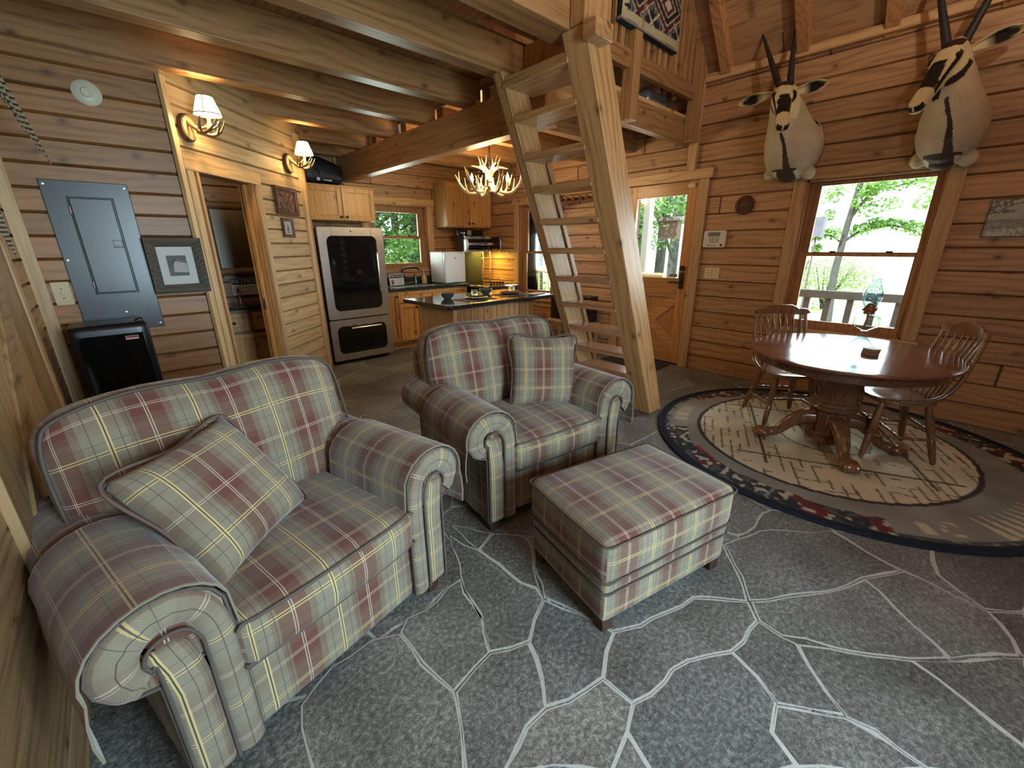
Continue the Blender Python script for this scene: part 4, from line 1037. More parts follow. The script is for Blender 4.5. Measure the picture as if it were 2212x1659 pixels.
# oil lamp and coasters
lp = thing('oil_lamp', 'clear glass oil lamp with tall chimney standing on the table', 'lamp', (3.985, 0.435, 0.767))
MB().lathe([(0, 0.001), (0.078, 0.001), (0.082, 0.008), (0.078, 0.016), (0.066, 0.026), (0.062, 0.034), (0.050, 0.044), (0.046, 0.052), (0.034, 0.064), (0.022, 0.082), (0.015, 0.105), (0.018, 0.118), (0, 0.120)], n=32).build('foot', M['lampglass'], lp, smooth=50)
MB().lathe([(0, 0.120), (0.018, 0.120), (0.036, 0.132), (0.070, 0.150), (0.080, 0.162), (0.080, 0.212), (0.074, 0.222), (0.046, 0.234), (0.026, 0.240), (0.026, 0.246), (0, 0.246)], n=8).build('font', M['lampglass'], lp, smooth=25)
MB().lathe([(0, 0.244), (0.030, 0.244), (0.031, 0.262), (0.042, 0.268), (0.044, 0.276), (0.034, 0.286), (0.024, 0.305), (0.010, 0.322), (0, 0.322)], n=20).build('burner', M['brass'], lp, smooth=50)
MB().tube(spline([(0, 0, 0.245), (0.004, 0, 0.20), (-0.008, 0.004, 0.16), (0.006, 0.01, 0.135)]), 0.007, 6).build('wick', M['soap2'], lp, smooth=60)
MB().lathe([(0.036, 0.270), (0.034, 0.288), (0.050, 0.325), (0.060, 0.365), (0.054, 0.405), (0.036, 0.450), (0.029, 0.480), (0.034, 0.498), (0.031, 0.498), (0.026, 0.480), (0.033, 0.450), (0.051, 0.405), (0.057, 0.365), (0.047, 0.325), (0.031, 0.288), (0.033, 0.270)], n=28, cap=False).build('chimney', M['lampglass'], lp, smooth=60)
MB().tube([(0.028, 0, 0.28), (0.055, -0.03, 0.28)], 0.003, 6).ell((0.058, -0.033, 0.28), (0.008, 0.008, 0.008)).build('wick_knob', M['brass'], lp, smooth=60)
for k in range(4):
    o = MB().lathe([(0, 0), (0.048, 0), (0.050, 0.003), (0.050, 0.0075), (0.047, 0.0105), (0, 0.0105)], n=28).build('coaster', M['coaster'], smooth=40)
    o.location = (3.735 + 0.002 * (k % 2), 0.343 - 0.0015 * k, 0.7675 + 0.0108 * k)
    setp(o, ['round coaster at the bottom of the small stack on the table', 'round coaster second from the bottom of the table stack', 'round coaster second from the top of the table stack', 'round tan coaster on top of the small stack beside the oil lamp'][k], 'coaster', 'round coasters stacked on the table')
# windsor chairs
LEGP = [(0, 0.013), (0.03, 0.017), (0.05, 0.019), (0.06, 0.014), (0.07, 0.019), (0.16, 0.021), (0.40, 0.0235), (0.43, 0.018), (0.445, 0.024), (0.465, 0.018), (0.485, 0.024), (0.505, 0.018), (0.525, 0.0245), (0.62, 0.0265), (0.80, 0.0255), (0.92, 0.020), (1, 0.017)]
STRP = [(0, 0.008), (0.15, 0.011), (0.28, 0.013), (0.30, 0.009), (0.33, 0.014), (0.36, 0.009), (0.40, 0.013), (0.5, 0.0125), (0.60, 0.013), (0.64, 0.009), (0.67, 0.014), (0.70, 0.009), (0.72, 0.013), (0.85, 0.011), (1, 0.008)]
def windsor(label):
    t = thing('windsor_chair', label, 'chair', group='oak windsor chairs'); W_ = M['chairwood']
    # seat: shield outline, front at -y
    out = []
    for k in range(40):
        a = 2 * PI * k / 40; x, y = math.cos(a), math.sin(a)
        rx = 0.215 if y > 0 else 0.225; out.append((rx * math.copysign(abs(x) ** 0.72, x), 0.205 * math.copysign(abs(y) ** 0.75, y)))
    rings_ = []
    for s_, z in ((0.88, 0.425), (0.97, 0.432), (1.0, 0.445), (0.985, 0.458), (0.90, 0.462), (0.55, 0.454), (0.2, 0.452), (0.01, 0.453)): rings_.append([(x * s_, y * s_, z) for x, y in out])
    MB().rings(rings_).build('seat', W_, t, smooth=40)
    lg = {}
    for sx in (-1, 1):
        for sy in (-1, 1):
            p, q = V((sx * 0.205, 0.01 + sy * 0.215, 0.013)), V((sx * 0.135, sy * 0.13, 0.435)); lg[sx, sy] = (p, q)
            MB().turned(p, q, LEGP, 10).build('leg', W_, t, smooth=50)
    at = lambda k, f: lg[k][0] + (lg[k][1] - lg[k][0]) * f
    for sx in (-1, 1): MB().turned(at((sx, -1), 0.40), at((sx, 1), 0.40), STRP, 8).build('stretcher', W_, t, smooth=50)
    MB().turned(at((-1, -1), 0.62), at((1, -1), 0.62), STRP, 8).build('stretcher', W_, t, smooth=50)
    MB().turned((at((-1, -1), .40) + at((-1, 1), .40)) / 2, (at((1, -1), .40) + at((1, 1), .40)) / 2, STRP, 8).build('stretcher', W_, t, smooth=50)
    MB().turned(at((-1, 1), 0.55), at((1, 1), 0.55), STRP, 8).build('stretcher', W_, t, smooth=50)
    # crest rail, gently curved
    def cy(x): return 0.315 - 0.9 * x * x
    top_ = [(-0.225, 0.905), (-0.232, 0.930), (-0.215, 0.950), (-0.18, 0.955), (-0.145, 0.950), (-0.12, 0.968), (-0.09, 0.982), (0, 0.984)]
    bot_ = [(-0.225, 0.905), (-0.20, 0.892), (-0.15, 0.893), (-0.10, 0.898), (0, 0.900)]
    def itp(tab, x):
        for (a, za), (b, zb) in zip(tab[:-1], tab[1:]):
            if min(a, b) <= x <= max(a, b) and a != b: return za + (zb - za) * (x - a) / (b - a)
        return tab[-1][1]
    xs = [-0.228 + 0.456 * k / 44 for k in range(45)]; rs = []
    for x in xs:
        ax = -abs(x); zt, zb = itp(top_[1:], ax), itp(bot_, max(ax, -0.225)); y = cy(x); e = 0.012
        if abs(x) > 0.2: zt -= (abs(x) - 0.2) ** 2 * 30; zb += (abs(x) - 0.2) ** 2 * 20
        rs.append([(x, y - e, zb + 0.004), (x, y - e, zt - 0.004), (x, y, zt), (x, y + e, zt - 0.004), (x, y + e, zb + 0.004), (x, y, zb)])
    MB().rings(rs).build('crest_rail', W_, t, smooth=45)
    # spindles with arrow flats
    for k in range(-3, 4):
        xb, xt = k * 0.047, k * 0.056; p, q = V((xb, 0.170 - 0.9 * xb * xb, 0.455)), V((xt, cy(xt), 0.90)); d = (q - p)
        sp = MB(); pr = [(0, .007), (.45, .007), (.58, .007), (.66, .014), (.80, .016), (.88, .012), (.93, .006), (1, .006)]
        rs = []
        for f, r_ in pr:
            c = p + d * f; th = 0.006
            rs.append([c + V((r_ * math.cos(a * PI / 4), th * math.sin(a * PI / 4), 0)) for a in range(8)])
        sp.rings(rs).build('spindle', W_, t, smooth=50)
    # outer bows: from the crest down and sweeping forward onto the seat
    for s_ in (-1, 1):
        pts = spline([(s_ * 0.205, cy(0.205), 0.91), (s_ * 0.214, 0.245, 0.76), (s_ * 0.222, 0.205, 0.62), (s_ * 0.228, 0.135, 0.515), (s_ * 0.226, 0.02, 0.468), (s_ * 0.215, -0.075, 0.462)], 6)
        MB().tube(pts, lerps([0.011, 0.013, 0.014, 0.015, 0.015, 0.013], len(pts)), 8).build('bow', W_, t, smooth=50)
    return t
w1 = windsor('oak windsor chair left of the table, in front of the dining window, empty seat')
w1.location = (4.13, 0.895, 0); 
w1.rotation_euler.z = math.atan2(-(0.897 - 0.473) , -(4.13 - 3.775)) + PI / 2 - R(10)
w2 = copy_tree(w1); w2['label'] = 'oak windsor chair at the right of the table, pushed in from the right side'
w2.location = (4.005, 0.165, 0); w2.rotation_euler.z = math.atan2(0.323, -0.185) + PI / 2
# ---------------------------------------------------------------- kitchen
def shaker(par, x0, x1, y, z0, z1, knob=None, name='door', fr=0.06, wd=False):
    """framed cabinet door in the plane y, facing -y"""
    f = MB()
    f.box((x0, y - 0.02, z0), (x0 + fr, y, z1)).box((x1 - fr, y - 0.02, z0), (x1, y, z1)).box((x0 + fr, y - 0.02, z0), (x1 - fr, y, z0 + fr)).box((x0 + fr, y - 0.02, z1 - fr), (x1 - fr, y, z1))
    f.box((x0 + fr, y - 0.009, z0 + fr), (x1 - fr, y, z1 - fr))
    d = f.build(name, M['cab_z'], par, bevel=0.0025, world=True)
    if knob:
        k = MB().lathe([(0, 0), (0.008, 0), (0.007, -0.014), (0.017, -0.02), (0.017, -0.028), (0.008, -0.034), (0, -0.034)], (knob[0], y - 0.02, knob[1]), 14, ax='y')
        o = k.build('knob', M['bronze'], d, smooth=50); o.data.transform(MX.Translation(-V(par.location)))
    return d
YC = 5.98
wc = thing('wall_cabinet', 'pine two-door wall cabinet above the black refrigerator', 'cabinet', (2.5, YK, 1.84))
MB().box((2.03, YC, 1.84), (2.955, YK - .02, 2.27)).build('body', M['ply_z'], wc, bevel=0.003, world=True)
shaker(wc, 2.035, 2.487, YC, 1.845, 2.255, (2.455, 1.885)); shaker(wc, 2.497, 2.95, YC, 1.845, 2.255, (2.53, 1.885))
MB().box((2.02, YC - 0.022, 2.255), (2.965, YC, 2.275)).build('top_trim', M['cab_x'], wc, bevel=0.002, world=True)
wc = thing('wall_cabinet', 'pine two-door wall cabinet in the kitchen corner right of the sink window', 'cabinet', (4.65, YK, 1.80))
MB().box((4.17, YC, 1.80), (5.12, YK - .02, 2.47)).build('body', M['ply_z'], wc, bevel=0.003, world=True)
shaker(wc, 4.175, 4.642, YC, 1.82, 2.46, (4.61, 1.862)); shaker(wc, 4.652, 5.115, YC, 1.82, 2.46, (4.685, 1.862))
# black duffel on the cabinet
o = MB().rbox((0.56, 0.26, 0.34), 0.12, 12, (0, 0, 0.0), fn=lambda p: V((p.x, p.y, p.z * (1 - 0.55 * max(0, p.x / 0.28)) if p.z > 0 else p.z))).moved(MX.Translation((2.32, 6.14, 2.447)))
bag = o.build('duffel_bag', M['bagblack'], smooth=60); setp(bag, 'black duffel bag lying on the cabinet over the refrigerator', 'bag')
o = MB(); o.box((2.22, 6.003, 2.32), (2.26, 6.012, 2.355));
for k in range(5): o.box((2.29 + .025 * k, 6.003, 2.32), (2.308 + .025 * k, 6.012, 2.336))
o.build('emblem', M['white'], bag)
MB().tube(spline([(2.2, 6.02, 2.48), (2.25, 5.99, 2.42), (2.28, 5.985, 2.33), (2.40, 5.985, 2.31), (2.56, 5.99, 2.30)]), 0.006, 6).build('strap', M['bagblack'], bag, smooth=60)
# refrigerator
FX0, FX1, FY, FZ = 1.935, 2.79, 5.485, 1.735
fr = thing('refrigerator', 'black vintage style refrigerator with worn nickel framed doors', 'refrigerator', (2.36, 5.85, 0))
MB().box((FX0 + .01, FY + 0.05, 0.05), (FX1 - .01, 6.20, FZ - .015)).build('body', M['blackplastic'], fr, bevel=0.006, world=True)
for x in (FX0 + .06, FX1 - .06): MB().lathe([(0.02, 0), (0.02, 0.05)], (x, FY + 0.1, 0), 10).build('foot', M['blackplastic'], fr, world=True)
def rr(x0, x1, z0, z1, r, n=6):
    pts = []
    for cx, cz, a in ((x1 - r, z1 - r, 0), (x0 + r, z1 - r, 90), (x0 + r, z0 + r, 180), (x1 - r, z0 + r, 270)):
        for k in range(n + 1): t = R(a + 90 * k / n); pts.append((cx + r * math.cos(t), cz + r * math.sin(t)))
    return pts
def framed(par, name, x0, x1, z0, z1, fw, hp, hq):
    d = MB(); a, b = rr(x0, x1, z0, z1, 0.02), rr(x0 + fw, x1 - fw, z0 + fw, z1 - fw, 0.075); n = len(a)
    vs = [(p[0], FY + .05, p[1]) for p in a] + [(p[0], FY + .006, p[1]) for p in a] + [(p[0] * .995 + (x0 + x1) / 2 * .005, FY, p[1]) for p in a] + [(p[0], FY, p[1]) for p in b] + [(p[0], FY + .012, p[1]) for p in b]
    d.add(vs, [(k * n + i, k * n + (i + 1) % n, (k + 1) * n + (i + 1) % n, (k + 1) * n + i) for k in range(4) for i in range(n)])
    o = d.build(name, M['steel'], par, smooth=40, world=True)
    p_ = MB().prism(b, FY + 0.010, FY + 0.014, 'xz').build('black_panel', M['blackgloss'], o); p_.data.transform(MX.Translation(-V(par.location)))
    s = MB()
    for cx in (x0, x1):
        for cz in (z0, z1):
            sx, sz = (1 if cx == x0 else -1), (1 if cz == z0 else -1)
            s.box((cx + sx * 0.17, FY - .001, cz + sz * 0.012), (cx + sx * 0.173, FY + .001, cz + sz * (fw - .002)))
    s = s.build('seam', M['ink'], o); s.data.transform(MX.Translation(-V(par.location)))
    h = MB().tube([hp, hq], 0.0125, 10); dd = (V(hq) - V(hp)).normalized()
    for e in (0.03, -0.03):
        c = (V(hp) + dd * e) if e > 0 else (V(hq) + dd * e); h.tube([c, (c.x, FY + .012, c.z)], 0.010, 8); h.ell(V(hp) if e > 0 else V(hq), 0.016, n=10, m=8)
    h = h.build('handle', M['chrome'], o, smooth=50); h.data.transform(MX.Translation(-V(par.location)))
framed(fr, 'door', FX0, FX1, 0.605, FZ, 0.10, (2.655, FY - .05, 1.42), (2.655, FY - .05, 0.94))
framed(fr, 'freezer_drawer', FX0, FX1, 0.05, 0.59, 0.085, (2.20, FY - .05, 0.475), (2.60, FY - .05, 0.475))
MB().ell((2.36, FY - .001, 1.695), (0.022, 0.004, 0.011)).build('badge', M['chrome'], fr, smooth=60, world=True)
# sink counter
CF, CX0, CX1 = 5.70, 2.83, 4.32
bc = thing('base_cabinet', 'pine base cabinet with framed doors under the sink counter', 'cabinet', (3.5, 6.0, 0))
MB().box((CX0, CF, 0.10), (CX1, YK - .02, 0.875)).box((CX0, CF + 0.05, 0.0), (CX1, YK - .05, 0.10)).build('body', M['cab_z'], bc, bevel=0.002, world=True)
shaker(bc, 2.84, 3.03, CF, 0.13, 0.86, (3.0, 0.80), fr=0.045); shaker(bc, 3.04, 3.68, CF, 0.70, 0.86, None, 'drawer_front', 0.04); shaker(bc, 3.04, 3.355, CF, 0.13, 0.685, (3.32, 0.63)); shaker(bc, 3.365, 3.68, CF, 0.13, 0.685, (3.40, 0.63))
shaker(bc, 3.69, 4.31, CF, 0.70, 0.86, None, 'drawer_front', 0.04); shaker(bc, 3.69, 4.31, CF, 0.13, 0.685, (3.73, 0.63))
ct = MB().box((CX0 - .02, CF - 0.05, 0.877), (CX1 + .01, YK - .02, 0.918)).build('countertop', M['granite'], bevel=0.005); setp(ct, 'long dark granite worktop with the sink along the kitchen wall', 'worktop')
bs = MB().box((CX0, YK - 0.04, 0.92), (CX1, YK - .02, 1.03)); o = bs.build('backsplash', M['granite'], ct, bevel=0.003)
o = MB().box((3.05, 5.78, 0.919), (3.75, 6.18, 0.922)).build('sink_rim', M['steel'], ct, bevel=0.001)
MB().box((3.08, 5.81, 0.9205), (3.72, 6.15, 0.9235)).build('sink_bowl', M['ink'], ct)
fc = thing('faucet', 'dark gooseneck kitchen faucet beside the sink notice', 'faucet', (3.47, 6.20, 0.918))
MB().tube(spline([(0, 0, 0), (-0.005, 0, 0.10), (-0.06, -0.02, 0.205), (-0.03, -0.10, 0.26), (0.10, -0.20, 0.262), (0.13, -0.23, 0.22)]), [0.014] * 31, 8).lathe([(0.028, 0), (0.028, 0.012), (0.016, 0.05)], n=16).build('spout', M['bronze'], fc, smooth=60)
MB().tube([(0.0, -0.02, 0.02), (0.10, -0.1, 0.035)], 0.008, 8).build('lever', M['steel'], fc, smooth=60)
sp = thing('water_tap', 'small slim filter tap between the faucet and the soap bottle', 'tap', (3.66, 6.20, 0.918))
MB().lathe([(0.016, 0), (0.012, 0.01), (0.010, 0.12), (0.012, 0.14), (0, 0.14)], n=12).build('body', M['steel'], sp, smooth=60); MB().tube([(0, 0, 0.135), (-0.05, -0.04, 0.15)], 0.008, 8).build('spout', M['bronze'], sp, smooth=60)
sb = thing('soap_bottle', 'amber soap bottle with a pump beside the white box appliance', 'bottle', (3.80, 6.17, 0.918))
MB().lathe([(0, 0), (0.042, 0), (0.045, 0.01), (0.045, 0.09), (0.034, 0.115), (0.014, 0.125), (0, 0.125)], n=20).build('body', M['soap'], sb, smooth=50)
MB().lathe([(0.016, 0.125), (0.016, 0.145), (0.006, 0.148), (0.006, 0.20), (0.012, 0.203), (0.012, 0.215), (0, 0.215)], n=14).tube([(0, 0, 0.21), (-0.035, -0.02, 0.205)], 0.005, 6).build('pump', M['steel'], sb, smooth=50)
# notice signs
def notice(label, loc, ang, wd, ht, tilt=0):
    t = thing('notice_sign', label, 'sign', loc); t.rotation_euler = (tilt, 0, ang)
    MB().prism(rr(-wd / 2, wd / 2, 0, ht, 0.008, 3), 0, 0.004, 'xz').build('board', M['paper'], t)
    MB().prism(rr(-wd / 2 + .008, wd / 2 - .008, ht * 0.60, ht - .008, 0.006, 3), -0.0012, 0.0, 'xz').build('header', M['ink'], t)
    X = MX.Rotation(R(90), 4, 'X')
    MB().text('NOTICE', ht * 0.34, MX.Translation((0, -0.0016, ht * 0.785)) @ X).build('heading', M['paper'], t)
    b = MB(); c = (-wd * 0.30, ht * 0.30)
    for k, s in enumerate(('NON-POTABLE', 'WATER', 'DO NOT DRINK')): b.text(s, ht * 0.105, MX.Translation((wd * 0.16, -0.0010, ht * (0.44 - 0.14 * k))) @ X)
    b.prism([(c[0] - .014, c[1] - .03), (c[0] + .012, c[1] - .03), (c[0] + .018, c[1] + .012), (c[0] - .004, c[1] + .03), (c[0] - .018, c[1] + .012)], -0.0012, -0.0004, 'xz')
    b.build('wording', M['ink'], t)
    r_ = MB().tube([(c[0] + ht * 0.2 * math.cos(2 * PI * k / 28), -0.0018, c[1] + ht * 0.2 * math.sin(2 * PI * k / 28)) for k in range(28)], 0.0035, 4, closed=True)
    for sg in (1, -1): r_.bar((c[0] - sg * ht * .13, -0.0018, c[1] + ht * .13), (c[0] + sg * ht * .13, -0.0018, c[1] - ht * .13), 0.002, 0.006)
    r_.build('prohibition_mark', M['redink'], t)
    return t
notice('white notice sign standing on the kitchen counter beside the refrigerator', (3.29, 6.14, 0.919), R(4), 0.26, 0.185, R(-6))
# white countertop appliance
wb = thing('countertop_dishwasher', 'white boxy countertop appliance standing right of the sink', 'appliance', (4.16, 5.98, 0.918))
def wbx(p): return p
MB().prism([(-0.20, 0.02), (-0.18, 0.0), (0.18, 0.0), (0.20, 0.02), (0.20, 0.49), (0.19, 0.50), (-0.19, 0.50), (-0.20, 0.49)], -0.14, 0.22, 'xz').build('body', M['cream2'], wb, bevel=0.006)
MB().prism([(-0.20, 0.025), (-0.19, 0.01), (0.19, 0.01), (0.20, 0.025), (0.20, 0.475), (0.175, 0.50), (-0.175, 0.50), (-0.20, 0.475)], -0.205, -0.142, 'xz').build('front_door', M['white'], wb, bevel=0.01)
MB().lathe([(0, -0.207), (0.014, -0.207), (0.014, -0.204)], (0, 0, 0.40), 16, ax='y').build('logo_disc', M['grey'], wb)
MB().box((-0.05, -0.21, 0.012), (0.09, -0.203, 0.024)).build('latch', M['grey'], wb); MB().box((-0.2005, -0.14, 0.13), (-0.199, 0.22, 0.134)).build('side_seam', M['grey'], wb)
# range with glass back and warming cabinet
rg_ = thing('kitchen_range', 'antique style black range with nickel trim, glass back and roll-front warming shelf', 'stove', (4.73, 5.65, 0))
X0, X1, Y0, Y1 = 4.345, 5.10, 5.22, 6.02
MB().box((X0 + .02, Y0 + .04, 0.08), (X1 - .02, Y1, 0.86)).build('body', M['blackplastic'], rg_, bevel=0.01, world=True)
MB().box((X0, Y0 + .02, 0.86), (X1, Y1, 0.886)).build('cooktop', M['blackgloss'], rg_, bevel=0.006, world=True)
MB().tube([(X0, Y1 - .1, 0.873), (X0, Y0 + .02, 0.873), (X0 + .02, Y0, 0.873), (X1 - .02, Y0, 0.873), (X1, Y0 + .02, 0.873), (X1, Y1 - .1, 0.873)], 0.02, 10).build('nickel_rim', M['chrome'], rg_, smooth=60, world=True)
MB().box((X0 + .05, Y0 + .02, 0.25), (X1 - .05, Y0 + .045, 0.78)).build('oven_door', M['blackgloss'], rg_, bevel=0.01, world=True)
MB().tube([(X0 + .1, Y0 - .02, 0.74), (X1 - .1, Y0 - .02, 0.74)], 0.012, 8).build('towel_bar', M['chrome'], rg_, smooth=60, world=True)
MB().box((X0 + .03, Y1 - .04, 0.886), (X0 + .54, Y1 - .02, 1.42)).build('glass_back', M['smoke'], rg_, bevel=0.004, world=True)
for x in (X0 + .555, X1 - .03):
    MB().tube(spline([(x, Y1 - .05, 0.886), (x - .02, Y1 - .05, 1.0), (x + .01, Y1 - .06, 1.2), (x, Y1 - .05, 1.42)], 5), 0.014, 8).build('back_column', M['steel'], rg_, smooth=60, world=True)
MB().tube([(X0 + .54, Y1 - .05, 1.30), (X1 - .02, Y1 - .05, 1.30)], 0.008, 6).build('back_bracket', M['steel'], rg_, smooth=60, world=True)
prof = [(5.98, 1.42), (5.74, 1.42), (5.705, 1.45), (5.70, 1.50), (5.705, 1.58), (5.73, 1.625), (5.78, 1.65), (5.98, 1.655)]
wm = MB().prism(prof, X0 + .0, X1 - .01, 'yz').build('warming_cabinet', M['blackgloss'], rg_, bevel=0.006, world=True)
b = MB()
for z, y, h in ((1.633, 5.728, 0.022), (1.535, 5.694, 0.020), (1.425, 5.715, 0.016)): b.box((X0 + .03, y - .008, z - h), (X1 - .19 + (0.02 if z < 1.6 else 0), y + .006, z + h))
b.build('nickel_band', M['chrome'], rg_, bevel=0.004, world=True)
b = MB()
for x in (X0 + .015, X1 - .015): b.tube(spline([(x, 5.72, 1.40), (x, 5.69, 1.50), (x, 5.70, 1.60), (x, 5.76, 1.665)], 5), 0.018, 8)
b.build('nickel_end', M['steel'], rg_, smooth=60, world=True)
MB().prism([(5.86, 1.655), (6.02, 1.655), (6.02, 1.76), (5.90, 1.76)], X0 - .02, X1 - .25, 'yz').build('clock_shelf', M['blackplastic'], rg_, bevel=0.006, world=True)
MB().box((X0 + .015, 5.875, 1.69), (X0 + .12, 5.89, 1.725)).build('badge', M['chrome'], rg_, bevel=0.003, world=True)
MB().box((X0 + .16, 5.865, 1.67), (X0 + .24, 5.882, 1.75)).build('clock', M['steel'], rg_, bevel=0.003, world=True)
kb = [MB().lathe([(0, 0), (0.016, 0), (0.02, 0.012), (0.014, 0.03), (0, 0.032)], (X0 + .36 + .065 * k, Y0 + .30, 0.89), 12).build('knob', M['bronze'], rg_, smooth=50, world=True) for k in range(5)]
MB().box((X0 + .12, 5.82, 1.408), (X1 - .12, 5.86, 1.418)).build('task_light', M['yellowstrip'], rg_, world=True)
light('range_task_light', 'AREA', (4.85, 5.86, 1.405), 7.5, (1.0, 0.66, 0.12), size=0.35)
# island
IX0, IX1, IY0, IY1 = 2.455, 4.09, 3.545, 4.49
it = thing('kitchen_island', 'pine kitchen island with beadboard front and dark granite top', 'island', (3.2, 4.0, 0))
MB().box((2.53, 3.60, 0.08), (3.72, 4.24, 0.872)).box((2.56, 3.64, 0), (3.68, 4.2, 0.08)).build('body', M['ply_z'], it, bevel=0.003, world=True)
MB().box((2.575, 3.587, 0.05), (3.72, 3.602, 0.872)).build('beadboard_front', M['bead'], it, world=True)
g = MB()
for k in range(13): g.box((2.576 + .092 * k - .002, 3.5855, 0.05), (2.576 + .092 * k + .002, 3.588, 0.872))
g.build('bead_groove', M['welt'], it, world=True)
MB().box((2.525, 3.582, 0.05), (2.576, 3.605, 0.872)).build('corner_stile', M['trim_z'], it, bevel=0.002, world=True)
MB().prism([(IX0 + .01, IY1), (IX0, IY1 - .01), (IX0, IY0 + .02), (IX0 + .02, IY0), (IX1 - .03, IY0), (IX1, IY0 + .03), (IX1, IY1 - .01), (IX1 - .01, IY1)], 0.874, 0.918, 'xy').build('countertop', M['granite'], it, bevel=0.006, world=True)
ZT = 0.919
def plate(x, y, mat, label, r=0.135):
    o = MB().lathe([(0, 0.004), (r * .6, 0.004), (r * .62, 0.0), (r * .66, 0.0), (r * .98, 0.016), (r, 0.02), (r * .985, 0.0225), (r * .66, 0.010), (0, 0.009)], n=36).build('plate', mat, smooth=50); o.location = (x, y, ZT + .003); return setp(o, label, 'plate', 'dishes set on the island')
def bowl(x, y, z, label, r=0.085):
    o = MB().lathe([(0, 0.0), (r * .5, 0.0), (r * .52, 0.006), (r * .85, 0.03), (r, 0.062), (r * .96, 0.063), (r * .8, 0.034), (r * .45, 0.012), (0, 0.010)], n=32).build('bowl', M['dishgreen'], smooth=50); o.location = (x, y, z); return setp(o, label, 'bowl', 'dishes set on the island')
def glass_(x, y, label):
    o = MB().lathe([(0, 0), (0.034, 0), (0.038, 0.004), (0.042, 0.075), (0.039, 0.075), (0.035, 0.012), (0, 0.010)], n=20).build('drinking_glass', M['glass'], smooth=50); o.location = (x, y, ZT + .001); return setp(o, label, 'glass', 'dishes set on the island')
def matt(x, y, a, label):
    o = MB().prism(rr(-0.22, 0.22, -0.15, 0.15, 0.02, 4), 0, 0.0025, 'xy').build('placemat', M['placemat']); o.location = (x, y, ZT); o.rotation_euler.z = a; return setp(o, label, 'placemat', 'dishes set on the island')
matt(3.02, 3.83, R(0), 'brown placemat under the nearer plate at the left end of the island'); matt(3.64, 3.90, R(0), 'brown placemat under the farther plate toward the right end of the island')
plate(3.05, 3.85, M['dishblue'], 'dark stoneware plate on the left placemat of the island'); plate(3.66, 3.93, M['dishblue'], 'dark stoneware plate on the right placemat of the island')
bowl(2.82, 4.10, ZT + .001, 'green stoneware bowl at the left end of the island top'); bowl(3.46, 4.17, ZT + .001, 'green stoneware bowl near the middle of the island top')
glass_(3.24, 4.12, 'short drinking glass between the two green bowls on the island'); glass_(3.88, 4.14, 'short drinking glass behind the right plate on the island')
nap = MB().box((3.78, 3.95, 0), (3.98, 4.09, 0.008)).build('napkin', M['paper'], bevel=0.003); nap.location = (0.04, -0.30, ZT); setp(nap, 'folded pale napkin at the right end of the island', 'napkin')
for k, (x, y) in enumerate(((3.36, 3.74), (3.40, 3.76))):
    o = MB().box((-.006, -.10, 0), (.006, .10, 0.003)).ell((0, .1, .002), (.014, .03, .003), n=10, m=6).build('cutlery', M['chrome']); o.location = (x + .02, y + .04, ZT + .0005); o.rotation_euler.z = R(-60); setp(o, ['steel knife on the granite right of the left placemat, nearer the edge', 'steel spoon on the granite right of the left placemat, behind the knife'][k], 'cutlery', 'dishes set on the island')
# antler chandelier over the island
ch = thing('antler_chandelier', 'cast antler chandelier with lit candle bulbs hanging over the island', 'chandelier', (3.42, 4.0, 2.22))
MB().tube(spline([(0, 0, 0.38), (0.004, 0, 0.25), (0, 0, 0.12)]), 0.004, 6).build('chain', M['bronze'], ch)
for k in range(9): MB().lathe([(0.012, -.003), (0.016, 0), (0.012, .003)], (0, 0, 0.14 + .026 * k), 10, ax='x' if k % 2 else 'y', cap=False).build('link', M['bronze'], ch)
MB().ell((0, 0, -0.03), (0.03, 0.03, 0.06)).build('hub', M['bronze'], ch, smooth=60)
rnd = random.Random(5)
for k in range(6):
    a = 2 * PI * k / 6 + 0.2; d = V((math.cos(a), math.sin(a), 0)); s_ = V((-d.y, d.x, 0)); u = V((0, 0, 1))
    # low beam: out, dipping and sweeping up to a tip
    P = [d * 0.02 - u * 0.05, d * 0.13 - u * 0.13, d * 0.25 - u * 0.135, d * 0.34 - u * 0.05, d * 0.40 + u * 0.06]
    mb = MB(); q = spline(P, 6); mb.tube(q, lerps([0.020, 0.019, 0.017, 0.013, 0.004], len(q)), 8)
    for f, e in ((2, 0.6), (3, -0.5)):
        b = P[f]; q = spline([b, b + d * 0.02 + s_ * 0.05 * e + u * 0.05, b + d * 0.03 + s_ * 0.11 * e + u * 0.15], 5); mb.tube(q, lerps([0.012, 0.009, 0.003], len(q)), 8)
    q = spline([P[1], P[1] + s_ * 0.04 + u * 0.06, P[1] + s_ * 0.06 + d * 0.02 + u * 0.17], 5); mb.tube(q, lerps([0.012, 0.010, 0.003], len(q)), 8)
    mb.build('antler', M['bone'], ch, smooth=60)
    if k % 2 == 0 or True:
        P = [d * 0.015 + u * -0.02, d * 0.025 + u * 0.06, d * 0.10 + u * 0.125, d * 0.21 + u * (0.11 if k % 2 else 0.15)]
        mb = MB(); q = spline(P, 6); mb.tube(q, lerps([0.017, 0.018, 0.014, 0.004], len(q)), 8)
        b = P[2]; q = spline([b, b + s_ * 0.03 + u * 0.05, b + s_ * 0.05 + d * 0.02 + u * 0.11], 4); mb.tube(q, lerps([0.011, 0.009, 0.003], len(q)), 8)
        mb.build('antler', M['bone'], ch, smooth=60)
